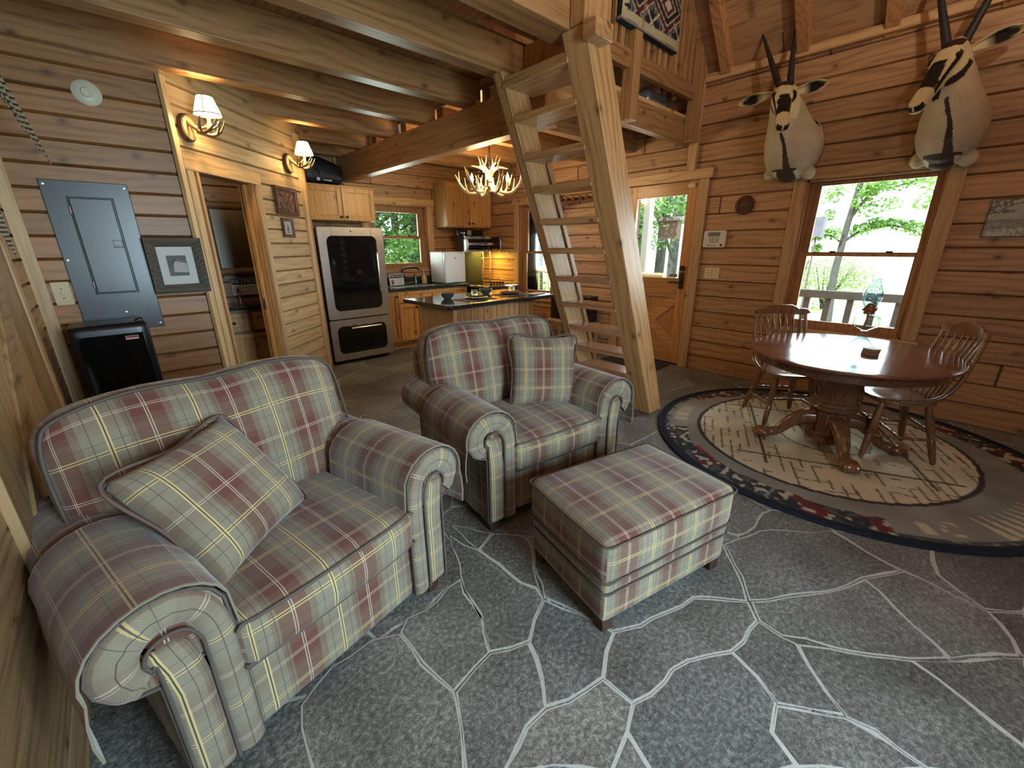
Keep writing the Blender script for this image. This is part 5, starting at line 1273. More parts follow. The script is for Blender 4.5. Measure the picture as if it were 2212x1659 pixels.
for k in range(4):
    a = 2 * PI * k / 4 + 0.75; c = V((0.205 * math.cos(a), 0.205 * math.sin(a), -0.10))
    MB().lathe([(0.026, 0), (0.028, 0.006), (0.013, 0.01), (0.013, 0.075), (0, 0.076)], c, 14).build('candle_sleeve', M['slabface'], ch, smooth=50)
    MB().lathe([(0.010, 0.076), (0.017, 0.095), (0.019, 0.112), (0.014, 0.138), (0.006, 0.160), (0.001, 0.172)], c, 14).build('bulb', M['bulb'], ch, smooth=60)
light('chandelier_light', 'POINT', (3.42, 4.0, 2.30), 38, (1.0, 0.70, 0.36), shadow_soft_size=0.16)
# things below the kitchen window
stb = thing('side_table', 'small pine side table behind the ladder under the kitchen window', 'table', (4.98, 3.93, 0))
MB().box((4.80, 3.55, 0.40), (5.11, 4.35, 0.43)).build('tabletop', M['trim_y'], stb, bevel=0.003, world=True)
for x in (4.82, 5.07):
    for y in (3.58, 4.29): MB().box((x, y, 0), (x + .035, y + .035, 0.40)).build('leg', M['trim_z'], stb, world=True)
tv = thing('television', 'black box television on the side table behind the ladder', 'television', (4.97, 3.95, 0.43))
MB().box((4.88, 3.60, 0.43), (5.10, 4.32, 0.80)).build('case', M['blackplastic'], tv, bevel=0.01, world=True); MB().box((4.874, 3.64, 0.47), (4.881, 4.28, 0.77)).build('screen', M['blackgloss'], tv, world=True)
cn = thing('canister', 'dark metal canister on the floor left of the side table', 'canister', (4.87, 4.22 + .22, 0)); MB().lathe([(0, 0), (0.06, 0), (0.062, 0.01), (0.062, 0.24), (0.05, 0.26), (0, 0.27)], n=20).build('body', M['bronze'], cn, smooth=50); MB().tube(spline([(-.05, 0, .25), (-.03, 0, .32), (.03, 0, .32), (.05, 0, .25)]), .005, 6).build('bail', M['steel'], cn, smooth=60)
cb = MB().tube(spline([(5.03, 4.40, 0.62), (5.06, 4.42, 0.45), (5.0, 4.46, 0.25), (5.06, 4.40, 0.10), (5.0, 4.5, 0.01)]), 0.004, 6).build('cable', M['ivory'], smooth=60); setp(cb, 'pale power cable hanging down beside the television', 'cable')
o = MB().box((4.70, 2.42, 0.0), (5.10, 3.22, 0.012)).build('doormat', M['matblack'], bevel=0.004); setp(o, 'black doormat on the flagstones before the entry door', 'doormat')
# bathroom seen through the pocket door
YBk = YK - 0.005
vn_ = thing('bathroom_vanity', 'dark bathroom vanity with pine drawers seen through the doorway', 'cabinet', (1.15, 6.05, 0))
MB().box((0.6, 5.82, 0.08), (1.74, 6.28, 0.80)).build('body', M['barnbrown'], vn_, world=True)
MB().box((0.58, 5.79, 0.80), (1.75, 6.285, 0.84)).build('top', M['granite'], vn_, bevel=0.004, world=True)
for x0, x1, z0, z1, nm in ((0.80, 1.10, 0.55, 0.76, 'drawer'), (1.14, 1.44, 0.55, 0.76, 'drawer'), (0.80, 1.44, 0.12, 0.51, 'door')): shaker(vn_, x0, x1, 5.82, z0, z1, ((x0 + x1) / 2, (z0 + z1) / 2) if nm == 'drawer' else None, nm, 0.05)
mr = thing('wall_mirror', 'log framed mirror on the dark bathroom wall', 'mirror', (1.2, YBk, 1.6))
f = MB()
for a, b in (((0.92, 1.22), (1.62, 1.22)), ((0.92, 1.98), (1.62, 1.98)), ((0.98, 1.15), (0.98, 2.05)), ((1.55, 1.15), (1.55, 2.05))): f.tube([(a[0], 6.25, a[1]), (b[0], 6.25, b[1])], 0.045, 10)
f.build('log_frame', M['barnbrown'], mr, smooth=60, world=True); MB().box((0.98, 6.262, 1.22), (1.55, 6.268, 1.98)).build('mirror_glass', M['mirror'], mr, world=True)
notice('white notice sign on the bathroom wall seen through the pocket door', (1.235, 6.27, 0.93), 0, 0.30, 0.215)
tp = thing('bathroom_tap', 'dark bathroom tap on the vanity below the notice sign', 'tap', (1.13, 6.15, 0.84)); MB().tube(spline([(0, 0, 0), (0, 0, 0.10), (0, -0.05, 0.13), (0, -0.1, 0.11)]), 0.012, 8).build('spout', M['steel'], tp, smooth=60); MB().lathe([(0.025, 0), (0.02, 0.015), (0, 0.015)], n=14).build('base', M['steel'], tp, smooth=60)
light('bathroom_fill', 'POINT', (1.2, 5.2, 2.35), 3.0, (1.0, 0.78, 0.5), shadow_soft_size=0.1)  # added fill with no visible fixture, brightens the bathroom behind the doorway
# ---------------------------------------------------------------- things on the walls
def face(M4, mb, name, mat, par=None, **kw):
    mb.moved(M4); return mb.build(name, mat, par, **kw)
def frame_mb(w_, h, fw, dep, prof=0.6):
    """mitred picture frame in local xz, front at -y"""
    a = [(-w_ / 2, -h / 2), (w_ / 2, -h / 2), (w_ / 2, h / 2), (-w_ / 2, h / 2)]; b = [(x - math.copysign(fw, x), z - math.copysign(fw, z)) for x, z in a]
    lay = [(a, 0), (a, -dep), ([(x - math.copysign(fw * .25, x), z - math.copysign(fw * .25, z)) for x, z in a], -dep), (b, -dep * prof), (b, 0)]
    mb = MB(); vs = [(x, y, z) for pts, y in lay for x, z in pts]
    return mb.add(vs, [(k * 4 + i, k * 4 + (i + 1) % 4, (k + 1) * 4 + (i + 1) % 4, (k + 1) * 4 + i) for k in range(4) for i in range(4)])
# breaker panel
ep = thing('breaker_panel', 'grey metal electrical breaker panel with door on the panelled wall', 'breaker panel', (0.015, YP, 1.43))
MB().box((-0.21, -0.012, -0.487), (0.212, 0, 0.487)).build('cover', M['panelgrey'], ep, bevel=0.004)
MB().box((-0.097, -0.026, -0.22), (0.112, -0.012, 0.385)).build('door', M['panelgrey'], ep, bevel=0.006)
g = MB()
for a, b in (((-0.106, -0.228), (-0.100, 0.393)), ((0.115, -0.228), (0.121, 0.393)), ((-0.106, 0.388), (0.121, 0.393)), ((-0.106, -0.228), (0.121, -0.223))): g.box((a[0], -0.0135, a[1]), (b[0], -0.0115, b[1]))
g.build('door_gap', M['ink'], ep)
MB().box((0.055, -0.029, 0.075), (0.105, -0.024, 0.125)).box((0.06, -0.034, 0.078), (0.10, -0.026, 0.090)).build('latch', M['blackplastic'], ep, bevel=0.002)
for z in (-0.16, 0.31): MB().tube([(-0.103, -0.02, z - .02), (-0.103, -0.02, z + .02)], 0.006, 8).build('hinge', M['steel'], ep)
for x, z in ((-0.19, 0.46), (0.19, 0.46), (-0.19, -0.46), (0.19, -0.46), (-.19, 0), (.02, -.36)): MB().lathe([(0.009, 0), (0.007, -0.004), (0, -0.005)], (x, -0.012, z), 10, ax='y').build('screw', M['steel'], ep)
# barnwood picture
bp = thing('framed_picture', 'barnwood framed photograph of an old barn beside the breaker panel', 'picture', (0.39, YP - 0.045, 1.378)); bp.rotation_euler = (R(2), 0, 0)
W_, H_ = 0.335, 0.39
frame_mb(W_, H_, 0.062, 0.042, 0.35).build('frame', M['barn'], bp, bevel=0.002)
MB().box((-W_ / 2 + .05, -0.010, -H_ / 2 + .05), (W_ / 2 - .05, -0.008, H_ / 2 - .05)).build('mat_board', M['paper'], bp)
ph = MB().box((-0.058, -0.012, -0.072), (0.058, -0.0105, 0.072)).build('photograph', M['photo'], bp)
MB().prism([(-0.030, -0.045), (0.055, -0.05), (0.055, 0.028), (0.0, 0.045), (-0.022, 0.020)], -0.0128, -0.0122, 'xz').build('barn_shape', M['pale'], ph)
MB().prism([(-0.034, 0.012), (-0.012, 0.046), (0.057, 0.024), (0.057, 0.017), (-0.010, 0.037), (-0.028, 0.008)], -0.0134, -0.0129, 'xz').build('roof_line', M['ink'], ph)
# light switch, smoke detector
def switchplate(label, mp4, n, w_, h):
    t = thing('light_switch', label, 'light switch'); t.matrix_world = mp4
    MB().box((-w_ / 2, -0.007, -h / 2), (w_ / 2, 0, h / 2)).build('plate', M['ivory'], t, bevel=0.003)
    for k in range(n):
        x = (k - (n - 1) / 2) * 0.046
        MB().box((x - .005, -0.019, -0.006), (x + .005, -0.006, 0.012)).build('toggle', M['cream'], t, bevel=0.002)
        MB().lathe([(0.004, -.007), (0.003, -.009), (0, -.009)], (x, 0, 0.03), 8, ax='y').lathe([(0.004, -.007), (0.003, -.009), (0, -.009)], (x, 0, -0.03), 8, ax='y').build('screw', M['bronze'], t)
MR = lambda y, z, d=0: MX.Translation((XR - d, y, z)) @ MX.Rotation(R(-90), 4, 'Z')     # local -y faces into the room
switchplate('single ivory light switch left of the breaker panel', MX.Translation((-0.25, YP, 1.22)), 1, 0.088, 0.15)
switchplate('triple ivory light switch plate right of the entry door', MR(2.06, 1.182), 3, 0.17, 0.125)
sd = thing('smoke_detector', 'round off-white alarm disc high on the panelled wall', 'smoke detector', (0.153, YP, 2.438))
MB().lathe([(0, 0), (0.070, 0), (0.072, -0.008), (0.064, -0.016), (0.030, -0.022), (0.024, -0.030), (0.012, -0.030), (0.010, -0.024), (0, -0.024)], n=40, ax='y').build('body', M['cream'], sd, smooth=40)
# black appliance
hb = thing('appliance_cabinet', 'black boxy appliance with chrome vents standing behind the left armchair', 'appliance', (-0.075, 3.86, 0))
MB().rbox((0.39, 0.30, 1.02), 0.022, 8).moved(MX.Translation((-0.075, 3.865, 0.525))).build('body', M['blackplastic'], hb, smooth=50, world=True)
MB().box((-0.235, 3.708, 0.52), (0.085, 3.716, 0.97)).build('front_panel', M['blackgloss'], hb, bevel=0.003, world=True)
for x0 in (-0.21, -0.06):
    for k in range(4): MB().box((x0, 3.702, 0.42 + .022 * k), (x0 + 0.115, 3.716, 0.432 + .022 * k)).build('vent_bar', M['steel'], hb, bevel=0.002, world=True)
MB().box((-0.01, 3.706, 0.93), (0.055, 3.7085, 0.955)).build('sticker', M['paper'], hb, world=True)
MB().box((-0.008, 3.7052, 0.940), (0.053, 3.7058, 0.953)).build('sticker_stripe', M['redink'], hb, world=True)
MB().tube(spline([(0.06, 3.8, 1.04), (0.09, 3.77, 1.055), (0.10, 3.74, 1.04), (0.07, 3.73, 1.04)]), 0.005, 6).build('cord_loop', M['blackplastic'], hb, smooth=60, world=True)
# angled wall: carved relief and small ship picture
cr = thing('carved_plaque', 'dark carved wood relief of figures hanging on the angled wall', 'plaque'); cr.matrix_world = DM @ MX.Translation((1.262, -0.002, 1.948))
frame_mb(0.375, 0.262, 0.032, 0.032, 0.6).build('frame', M['walnut'], cr, bevel=0.002)
rel = MB().box((-0.16, -0.006, -0.102), (0.16, -0.004, 0.102)); rnd = random.Random(8)
for k in range(46):
    x, z = rnd.uniform(-.14, .14), rnd.uniform(-.088, .07); rel.ell((x, -0.008, z), (rnd.uniform(.008, .02), 0.008, rnd.uniform(.014, .035)), MX.Rotation(rnd.uniform(-.7, .7), 3, 'Y'), 8, 6)
rel.build('relief', M['relief'], cr, smooth=60)
shp = thing('framed_picture', 'small framed ship picture below the carved plaque on the angled wall', 'picture'); shp.matrix_world = DM @ MX.Translation((1.225, -0.002, 1.692))
frame_mb(0.195, 0.185, 0.030, 0.022, 0.7).build('frame', M['walnut'], shp, bevel=0.002)
MB().box((-0.07, -0.006, -0.066), (0.07, -0.004, 0.066)).build('print', M['pale'], shp)
MB().prism([(-.03, -.035), (.03, -.035), (.022, -.048), (-.022, -.048)], -.0075, -.0062, 'xz').prism([(-.022, -.028), (0.002, -.028), (0.002, .045)], -.0075, -.0062, 'xz').prism([(.006, -.028), (.026, -.028), (.006, .035)], -.0075, -.0062, 'xz').build('ship', M['photo'], shp)
# sconces
def sconce(label, s, z):
    t = thing('wall_sconce', label, 'wall lamp', group='antler wall sconces'); t.matrix_world = DM @ MX.Translation((s, -0.001, z))
    sl = MB().lathe([(0.064, 0), (0.068, -0.012), (0.066, -0.036), (0.058, -0.040)], n=26, ax='y', sx=1.38, sy=1, cap=True); sl.build('slab', M['bark'], t, smooth=40)
    MB().lathe([(0.058, -0.0395), (0.0575, -0.043), (0, -0.043)], n=26, ax='y', sx=1.38).build('slab_face', M['slabface'], t)
    def an(pts, r0, r1): q = spline(pts, 6); return MB().tube(q, lerps(r0 if isinstance(r0, list) else [r0, r1], len(q)), 8)
    A = MB()
    for sg in (-1, 1):
        for q, r_ in (([(sg * .012, -.04, .035), (sg * .02, -.10, -.01), (sg * .045, -.17, -.045), (sg * .05, -.24, -.02), (sg * .04, -.29, .045)], [.013, .013, .011, .008, .003]), ([(sg * .04, -.16, -.043), (sg * .085, -.19, -.01), (sg * .085, -.205, .055)], [.009, .007, .003]), ([(sg * .045, -.22, -.035), (sg * .01, -.26, .0), (sg * .0, -.28, .04)], [.008, .006, .003]), ([(sg * .02, -.10, -.01), (sg * -.03, -.14, .01), (sg * -.05, -.17, .06)], [.009, .007, .003])):
            qq = spline(q, 6); A.tube(qq, lerps(r_, len(qq)), 8)
    A.build('antler_arm', M['antlerdark'], t, smooth=60)
    MB().lathe([(0.020, -0.03), (0.022, 0.0), (0.012, 0.01), (0.012, 0.07), (0, 0.07)], (0, -0.20, 0.0), 14).build('candle_sleeve', M['slabface'], t, smooth=50)
    sh = MB().lathe([(0.090, 0.075), (0.050, 0.193), (0.048, 0.192), (0.088, 0.075)], (0, -0.20, 0), 32, cap=False).build('shade', M['shade'], t, smooth=60)
    for zz, r_ in ((0.077, 0.090), (0.192, 0.050)): MB().tube([(r_ * math.cos(2 * PI * k / 32), -.20 + r_ * math.sin(2 * PI * k / 32), zz) for k in range(32)], 0.0032, 6, closed=True).build('trim_ring', M['shadetrim'], sh)
    for k in range(6):
        a = 2 * PI * k / 6 + 0.4; MB().tube([(.091 * math.cos(a), -.20 + .091 * math.sin(a), .077), (.051 * math.cos(a), -.20 + .051 * math.sin(a), .192)], 0.0022, 5).build('lacing', M['shadetrim'], sh)
    MB().lathe([(0.010, 0.07), (0.016, 0.09), (0.018, 0.105), (0.012, 0.13), (0.002, 0.155)], (0, -.20, 0), 14).build('bulb', M['bulb'], t, smooth=60)
    p = t.matrix_world @ V((0, -.20, 0.11)); light('sconce_light', 'POINT', p, 15, (1.0, 0.72, 0.36), shadow_soft_size=0.03)
sconce('antler wall sconce with fabric shade nearest the left corner, above the doorway', 0.115, 2.335)
sconce('antler wall sconce with fabric shade farther right, near the refrigerator', 1.40, 2.318)
# right wall: round plaque, keypad, picture, hat rack
pq = thing('round_plaque', 'small dark round medallion on the pine wall above the alarm keypad', 'plaque'); pq.matrix_world = MR(1.812, 1.898)
MB().lathe([(0, 0), (0.082, 0), (0.088, -0.008), (0.084, -0.018), (0.070, -0.020), (0.066, -0.012), (0, -0.012)], n=40, ax='y').build('disc', M['walnut'], pq, smooth=35)
r_ = MB()
for k in range(24): a = 2 * PI * k / 24; r_.ell((0.087 * math.cos(a), -0.010, 0.087 * math.sin(a)), (0.012, 0.008, 0.012), n=8, m=6)
r_.build('scalloped_edge', M['walnut'], pq, smooth=60)
MB().ell((-0.02, -.014, -.005), (.022, .008, .016), n=10, m=8).ell((0.015, -.014, .005), (.026, .008, .02), n=10, m=8).ell((0.03, -.014, .022), (.012, .008, .014), n=10, m=8).ell((-.035, -.014, -.02), (.01, .006, .014), n=8, m=6).build('relief', M['relief'], pq, smooth=60)
kp = thing('alarm_keypad', 'white alarm keypad with grey display right of the entry door', 'keypad'); kp.matrix_world = MR(2.075, 1.558)
MB().prism(rr(-0.125, 0.125, -0.092, 0.092, 0.022), -0.028, 0, 'xz').build('case', M['cream'], kp, bevel=0.005)
MB().box((-0.075, -0.030, 0.028), (0.06, -0.027, 0.072)).build('display', M['grey'], kp, bevel=0.002)
for i in range(4):
    for j in range(3): MB().box((-0.050 + .028 * i, -0.031, -0.038 + .021 * j), (-0.034 + .028 * i, -0.027, -0.025 + .021 * j)).build('key', M['grey'], kp, bevel=0.002)
MB().lathe([(0.014, -.027), (0.013, -.030), (0, -.030)], (0.082, 0, -0.066), 14, ax='y').build('logo_button', M['ink'], kp); MB().box((-.07, -.0285, -.074), (-.06, -.0275, -.062)).box((-.055, -.0285, -.071), (.03, -.0275, -.066)).build('logo_strip', M['ink'], kp)
pc = thing('wall_picture', 'unframed pale landscape print at the right edge of the pine wall', 'picture'); pc.matrix_world = MR(-0.22, 1.678)
MB().box((-0.22, -0.022, -0.138), (0.22, 0, 0.138)).build('panel', M['barn_z'], pc, bevel=0.002)
art = MB().grid(lambda u, v: (-0.215 + .43 * u, -0.0228, -0.133 + .266 * v), 70, 44).build('print', M['pile'], pc)
def artcol(co):
    u, v = (co.x + .215) / .43, (co.z + .133) / .266; n = vn(u * 9, v * 9); m = vn(u * 34, v * 22)
    c = 0.42 + 0.12 * (n - .5)
    arch = 0.62 + 0.30 * math.sin(PI * min(1, max(0, (u - 0.02) / 0.9)))
    if abs(v - arch) < 0.018: c = 0.16
    if v < 0.36 + 0.05 * n: c = 0.18 + 0.2 * m
    if 0.36 < v < 0.46: c = 0.20 + 0.15 * m
    if v > 0.62 and u < 0.3 and m > 0.45: c = 0.17
    if v < 0.22: c = 0.30 + 0.2 * (m > .5)
    return (c, c * 1.0, c * 0.88)
setcol(art.data, artcol)
hr = thing('coat_rack', 'bentwood coat rack with round pegs on the wall behind the ladder', 'coat rack'); hr.matrix_world = MR(4.10, 2.10)
MB().box((-0.30, -0.035, -0.03), (0.34, 0, 0.03)).build('rail', M['oak_z'], hr, bevel=0.006)
for x in (-0.22, -0.10, 0.02, 0.14, 0.26): MB().lathe([(0.016, 0), (0.013, -0.05), (0.026, -0.075), (0.028, -0.09), (0.015, -0.10), (0, -0.10)], (x, -0.03, 0.035), 14, ax='y').build('peg', M['walnut'], hr, smooth=50)
MB().tube(spline([(-0.26, -0.03, -0.42), (-0.26, -0.05, -0.20), (-0.20, -0.07, -0.06), (-0.05, -0.08, -0.01), (0.10, -0.06, -0.02)], 6), 0.017, 8).build('bent_bracket', M['oak_z'], hr, smooth=60)
MB().tube(spline([(-0.27, -0.02, -0.42), (-0.27, -0.02, -0.1), (-0.27, -0.02, 0.06), (-0.31, -0.02, 0.10)], 6), 0.015, 8).build('side_post', M['walnut'], hr, smooth=60)
# pheasant mounts on the left wall: barred tails reaching into view
def pheasant(label, body, tip, up=0.05):
    t = thing('pheasant_mount', label, 'bird mount', body, group='pheasant mounts'); d = V(tip) - V(body)
    MB().ell((0, 0, 0), (0.07, 0.15, 0.075), (d.normalized().to_track_quat('Y', 'Z')).to_matrix(), 18, 12).build('body', M['birdbody'], t, smooth=60)
    n = -d.normalized(); MB().tube(spline([n * 0.12, n * 0.2 + V((0, 0, .05)), n * 0.25 + V((0, 0, .10))]), lerps([.045, .03, .028], 13), 10).ell(n * 0.27 + V((0, 0, .11)), .032).build('neck', M['birdneck'], t, smooth=60)
    rnd = random.Random(2)
    for k in range(9):
        f = 1.0 - 0.09 * k + 0.02 * rnd.random(); s = V((0.0, 0, 1)).cross(d.normalized()) * (0.018 * (k % 3 - 1)) + V((0, 0, -0.012 * (k // 3)))
        q = [d * (0.2 + (f - 0.2) * e / 12) + s * (1 - e / 16) * 1.4 + V((0, 0, up * math.sin(PI * e / 12))) for e in range(13)]
        MB().tube(q, lerps([0.010, 0.015, 0.013, 0.009, 0.002], 13), 6, flat=0.25).build('tail_feather', M['feather'], t, smooth=60)
    return t
pheasant('upper pheasant mount on the left wall, long barred tail pointing into view', (-0.29, 2.55, 2.52), (-0.105, 3.60, 1.955))
pheasant('lower pheasant mount on the left wall, its tail just inside the left edge', (-0.30, 2.55, 1.98), (-0.315, 3.22, 1.47))

# added bowl pendant, unseen above the view: warms the roof, bowl shields the floor
pl = thing('added_pendant', 'unseen brass bowl pendant added above the seating area as an uplight', 'lamp', (2.3, -0.8, 3.45))
for k in range(3):
    a = 2 * PI * k / 3; MB().tube([(2.3 + .22 * math.cos(a), -0.8 + .22 * math.sin(a), 3.52), (2.3, -0.8, 4.3)], 0.004, 6).build('chain', M['bronze'], pl, world=True)
MB().tube([(2.3, -0.8, 4.3), (2.3, -0.8, 5.85)], 0.006, 6).build('cord', M['bronze'], pl, world=True)
MB().lathe([(0.0, 3.36), (0.10, 3.37), (0.20, 3.44), (0.24, 3.53), (0.235, 3.53), (0.195, 3.445), (0.095, 3.376), (0.0, 3.366)], (2.3, -0.8, 0), 32).build('bowl', M['brass'], pl, smooth=50, world=True)
MB().ell((2.3, -0.8, 3.46), 0.05).build('bulb', M['bulb'], pl, smooth=60, world=True)
light('added_uplight', 'POINT', (2.3, -0.8, 3.58), 95, (1.0, 0.90, 0.74), shadow_soft_size=0.06)
# ---------------------------------------------------------------- mounted antelopes
def antelope(label, yb, zb, P, Q, horns, ears, rw):
    t = thing('antelope_mount', label, 'antelope head', (XR, yb, zb), group='antelope shoulder mounts')
    P, Q = V(P), V(Q); a = (Q - P).normalized(); Lh = (Q - P).length
    s = a.cross(V((0, 0, 1))).normalized(); n = s.cross(a)
    if n.z < 0: n = -n
    s = n.cross(a)                                     # s to one side, n over the brow
    mb = MB()
    path = spline([(5.145, yb, zb + .0), (5.04, yb, zb + .01), (4.965, yb + (P.y - yb) * .15, zb + .10), (4.925, yb + (P.y - yb) * .45, zb + .25), (4.915, yb + (P.y - yb) * .78, zb + .39), (4.90, P.y, P.z - 0.015), (4.88, P.y, P.z + 0.02)], 4)
    ry = lerps([rw, rw * 1.0, rw * .90, rw * .66, rw * .50, rw * .40, rw * .26], len(path)); rn = lerps([.285, .275, .215, .165, .135, .10, .06], len(path)); rs = []
    for i, p in enumerate(path):
        tg = (path[min(i + 1, len(path) - 1)] - path[max(i - 1, 0)]).normalized(); sd = V((0, 1, 0)); sd = (sd - tg * sd.dot(tg)).normalized(); o = tg.cross(sd)
        rs.append([p + sd * ry[i] * math.cos(2 * PI * j / 28) + o * rn[i] * math.sin(2 * PI * j / 28) for j in range(28)])
    mb.rings(rs)
    for sg, k in ((-1, 1.0), (1, 0.9)):
        mb.ell((5.075, yb + sg * rw * 0.70, zb - 0.222 * k), (0.065, 0.060, 0.062), n=14, m=10)
    mb.ell((5.05, yb, zb - 0.235), (0.085, 0.085, 0.06), n=14, m=10)
    # head: sections along the axis (t, half width, up, down)
    sec = [(-0.10, 0.040, 0.035, 0.06), (0.0, 0.074, 0.060, 0.105), (0.12, 0.083, 0.068, 0.125), (0.26, 0.084, 0.066, 0.125), (0.42, 0.066, 0.060, 0.105), (0.60, 0.052, 0.054, 0.082), (0.76, 0.049, 0.050, 0.068), (0.90, 0.052, 0.044, 0.062), (0.985, 0.044, 0.030, 0.050), (1.01, 0.020, 0.012, 0.022)]
    rs = []
    for tt, w_, u, d in sec:
        c = P + a * tt * Lh; ring = []
        for j in range(24):
            an = 2 * PI * j / 24; x, y = math.cos(an), math.sin(an)
            ring.append(c + s * w_ * math.copysign(abs(x) ** 0.85, x) + n * (u if y > 0 else d) * math.copysign(abs(y) ** 0.85, y))
        rs.append(ring)
    mb.rings(rs)
    me = remesh(mb, 0.006, 3)
    eyes = [P + a * 0.24 * Lh + s * sg * 0.076 + n * 0.030 for sg in (-1, 1)]
    W, TAN, TAN2, BK, DK = (0.66, 0.54, 0.30), (0.50, 0.415, 0.28), (0.29, 0.225, 0.155), (0.018, 0.012, 0.010), (0.07, 0.05, 0.037)
    def col(p):
        v = p - P; tt = v.dot(a) / Lh; l = v.dot(s); h = v.dot(n); r = (v - a * v.dot(a)).length; w_ = 0.014 * (vn(p.y * 40, p.z * 40) - .5)
        head = tt > -0.02 and r < 0.15 and (tt > 0.22 or h > -0.10) and (p - Q).length < Lh * 1.12
        if head:
            if tt > 0.935 and h > -0.015 and h < 0.024 and abs(l) > 0.006: return BK        # nostril band
            if tt > 0.72 + w_ * 2 and not (tt < 0.76 and h > 0.03): 
                return W if abs(h + 0.018) > 0.004 or tt < 0.9 else DK
            if h > 0.012 and abs(l) < (0.052 if tt > .40 else 0.040) + w_ and 0.33 < tt < 0.73: return BK
            if h > -0.01 and tt < 0.13 + w_ * 2 - abs(l) * .3 and abs(l) < 0.068: return (0.045, 0.018, 0.014)
            if abs(l) > 0.030 and 0.16 < tt < 0.73:
                lim = 0.020 - (tt - 0.22) * 0.07
                if abs(h - lim) < 0.017 + 0.022 * max(0, tt - 0.5): return BK
                if 0.05 < -h < 0.088 and tt < 0.5 and abs(h + 0.072 - 0.0) < 0.016: return BK
            if h < -0.06 and abs(l) < 0.026 and tt < 0.6: return BK
            if h < -0.075: return TAN
            return W
        y0 = yb + (P.y - yb) * max(0, min(1, (p.z - zb) / (P.z - zb))) + 0.035 * math.sin((p.z - zb) * 5)
        front = p.x < 5.02 + (0.03 if p.z < zb - .15 else -0.02)
        if p.z < zb - 0.215 - 2 * w_ and abs(p.y - yb) > 0.075 + 3 * w_ and p.x < 5.12: return (0.60, 0.53, 0.38)
        if front and abs(p.y - y0) < 0.014 + w_ * .5 + max(0, zb - 0.02 - p.z) * 0.09 and p.z < P.z - 0.05: return DK if p.z < zb - .1 else (0.04, 0.028, 0.022)
        if p.z < zb - 0.19 + 0.05 * w_ and front and abs(p.y - yb) < 0.11 + 2 * w_: return DK
        if p.x > 5.125: return DK
        k = vn(p.y * 14, p.z * 14) * .5 + .5 * vn(p.y * 5 + 3, p.z * 5)
        return tuple(TAN[i] * (0.82 + 0.36 * k) for i in range(3))
    ca = me.color_attributes.new('Col', 'FLOAT_COLOR', 'POINT'); 
    for i, v in enumerate(me.vertices): ca.data[i].color = (*col(v.co), 1)
    me.transform(MX.Translation(-V(t.location)))
    o = bpy.data.objects.new('head_and_neck', me); C.objects.link(o); o.parent = t; me.materials.append(M['fur']); me.shade_smooth()
    for e in eyes:
        MB().ell(e, 0.021, n=14, m=10).build('eye', M['blackgloss'], t, smooth=60, world=True)
    for (b, tip) in horns:
        b, tip = V(b), V(tip); q = spline([b, b + (tip - b) * .35 + V((-.012, 0, 0)), b + (tip - b) * .7 + V((-.008, 0, 0)), tip], 16); m = len(q)
        rad = [max(0.003, 0.029 * (1 - i / (m - 1)) ** 0.75 * (1 + (0.07 if (i % 2 == 0 and i < m * .6) else 0))) for i in range(m)]
        MB().tube(q, rad, 14).build('horn', M['horn'], t, smooth=30, world=True)
    for b, tip, up in ears:
        b, tip = V(b), V(tip); d = (tip - b); Le = d.length; d.normalize(); nrm = V((-0.85, -0.25, -0.1)); nrm = (nrm - d * nrm.dot(d)).normalized(); w_ = d.cross(nrm)
        prof = [(0, .020), (.12, .024), (.30, .040), (.50, .050), (.70, .047), (.86, .033), (.96, .015), (1, .003)]
        e = MB(); vs = []
        for f, r_ in prof:
            for j in range(13):
                an = PI * (j / 12 * 1.5 - 0.25); vs.append(b + d * Le * f + w_ * r_ * math.cos(an) - nrm * (r_ * 0.55 * math.sin(an) - .012) )
        e.add(vs, [(i * 13 + j, i * 13 + j + 1, (i + 1) * 13 + j + 1, (i + 1) * 13 + j) for i in range(7) for j in range(12)])
        eo = e.build('ear', M['fur'], t, smooth=60, world=True)
        sm = eo.modifiers.new('sol', 'SOLIDIFY'); sm.thickness = 0.006; sm.offset = 0; su = eo.modifiers.new('sub', 'SUBSURF'); su.levels = su.render_levels = 2
        bb = V(t.location)
        def ec(p, b=b, d=d, Le=Le, w_=w_, nrm=nrm):
            v = p + bb - b; f = v.dot(d) / Le; q = v.dot(w_)
            return BK if 0.36 < f < 0.93 and abs(q) < 0.034 * (1.05 if .4 < f < .85 else .6) else W
        setcol(eo.data, ec)
    return t
antelope('smaller oryx shoulder mount facing the room, hung left of the dining window', 1.425, 2.365, (4.875, 1.545, 2.855), (4.555, 1.392, 2.455),
         [((4.885, 1.585, 2.885), (5.06, 1.90, 3.49)), ((4.885, 1.495, 2.875), (5.06, 1.585, 3.45))], [((4.89, 1.62, 2.83), (4.90, 1.925, 2.805), 1), ((4.89, 1.46, 2.80), (4.90, 1.195, 2.822), 1)], 0.235)
antelope('larger oryx shoulder mount with turned head above the right window casing', 0.345, 2.345, (4.875, 0.435, 2.855), (4.565, 0.545, 2.425),
         [((4.885, 0.485, 2.875), (5.0, 0.73, 3.62)), ((4.885, 0.395, 2.875), (5.0, 0.215, 3.58))], [((4.89, 0.37, 2.82), (4.95, 0.10, 2.905), 1), ((4.93, 0.50, 2.83), (5.12, 0.60, 2.86), 1)], 0.205)
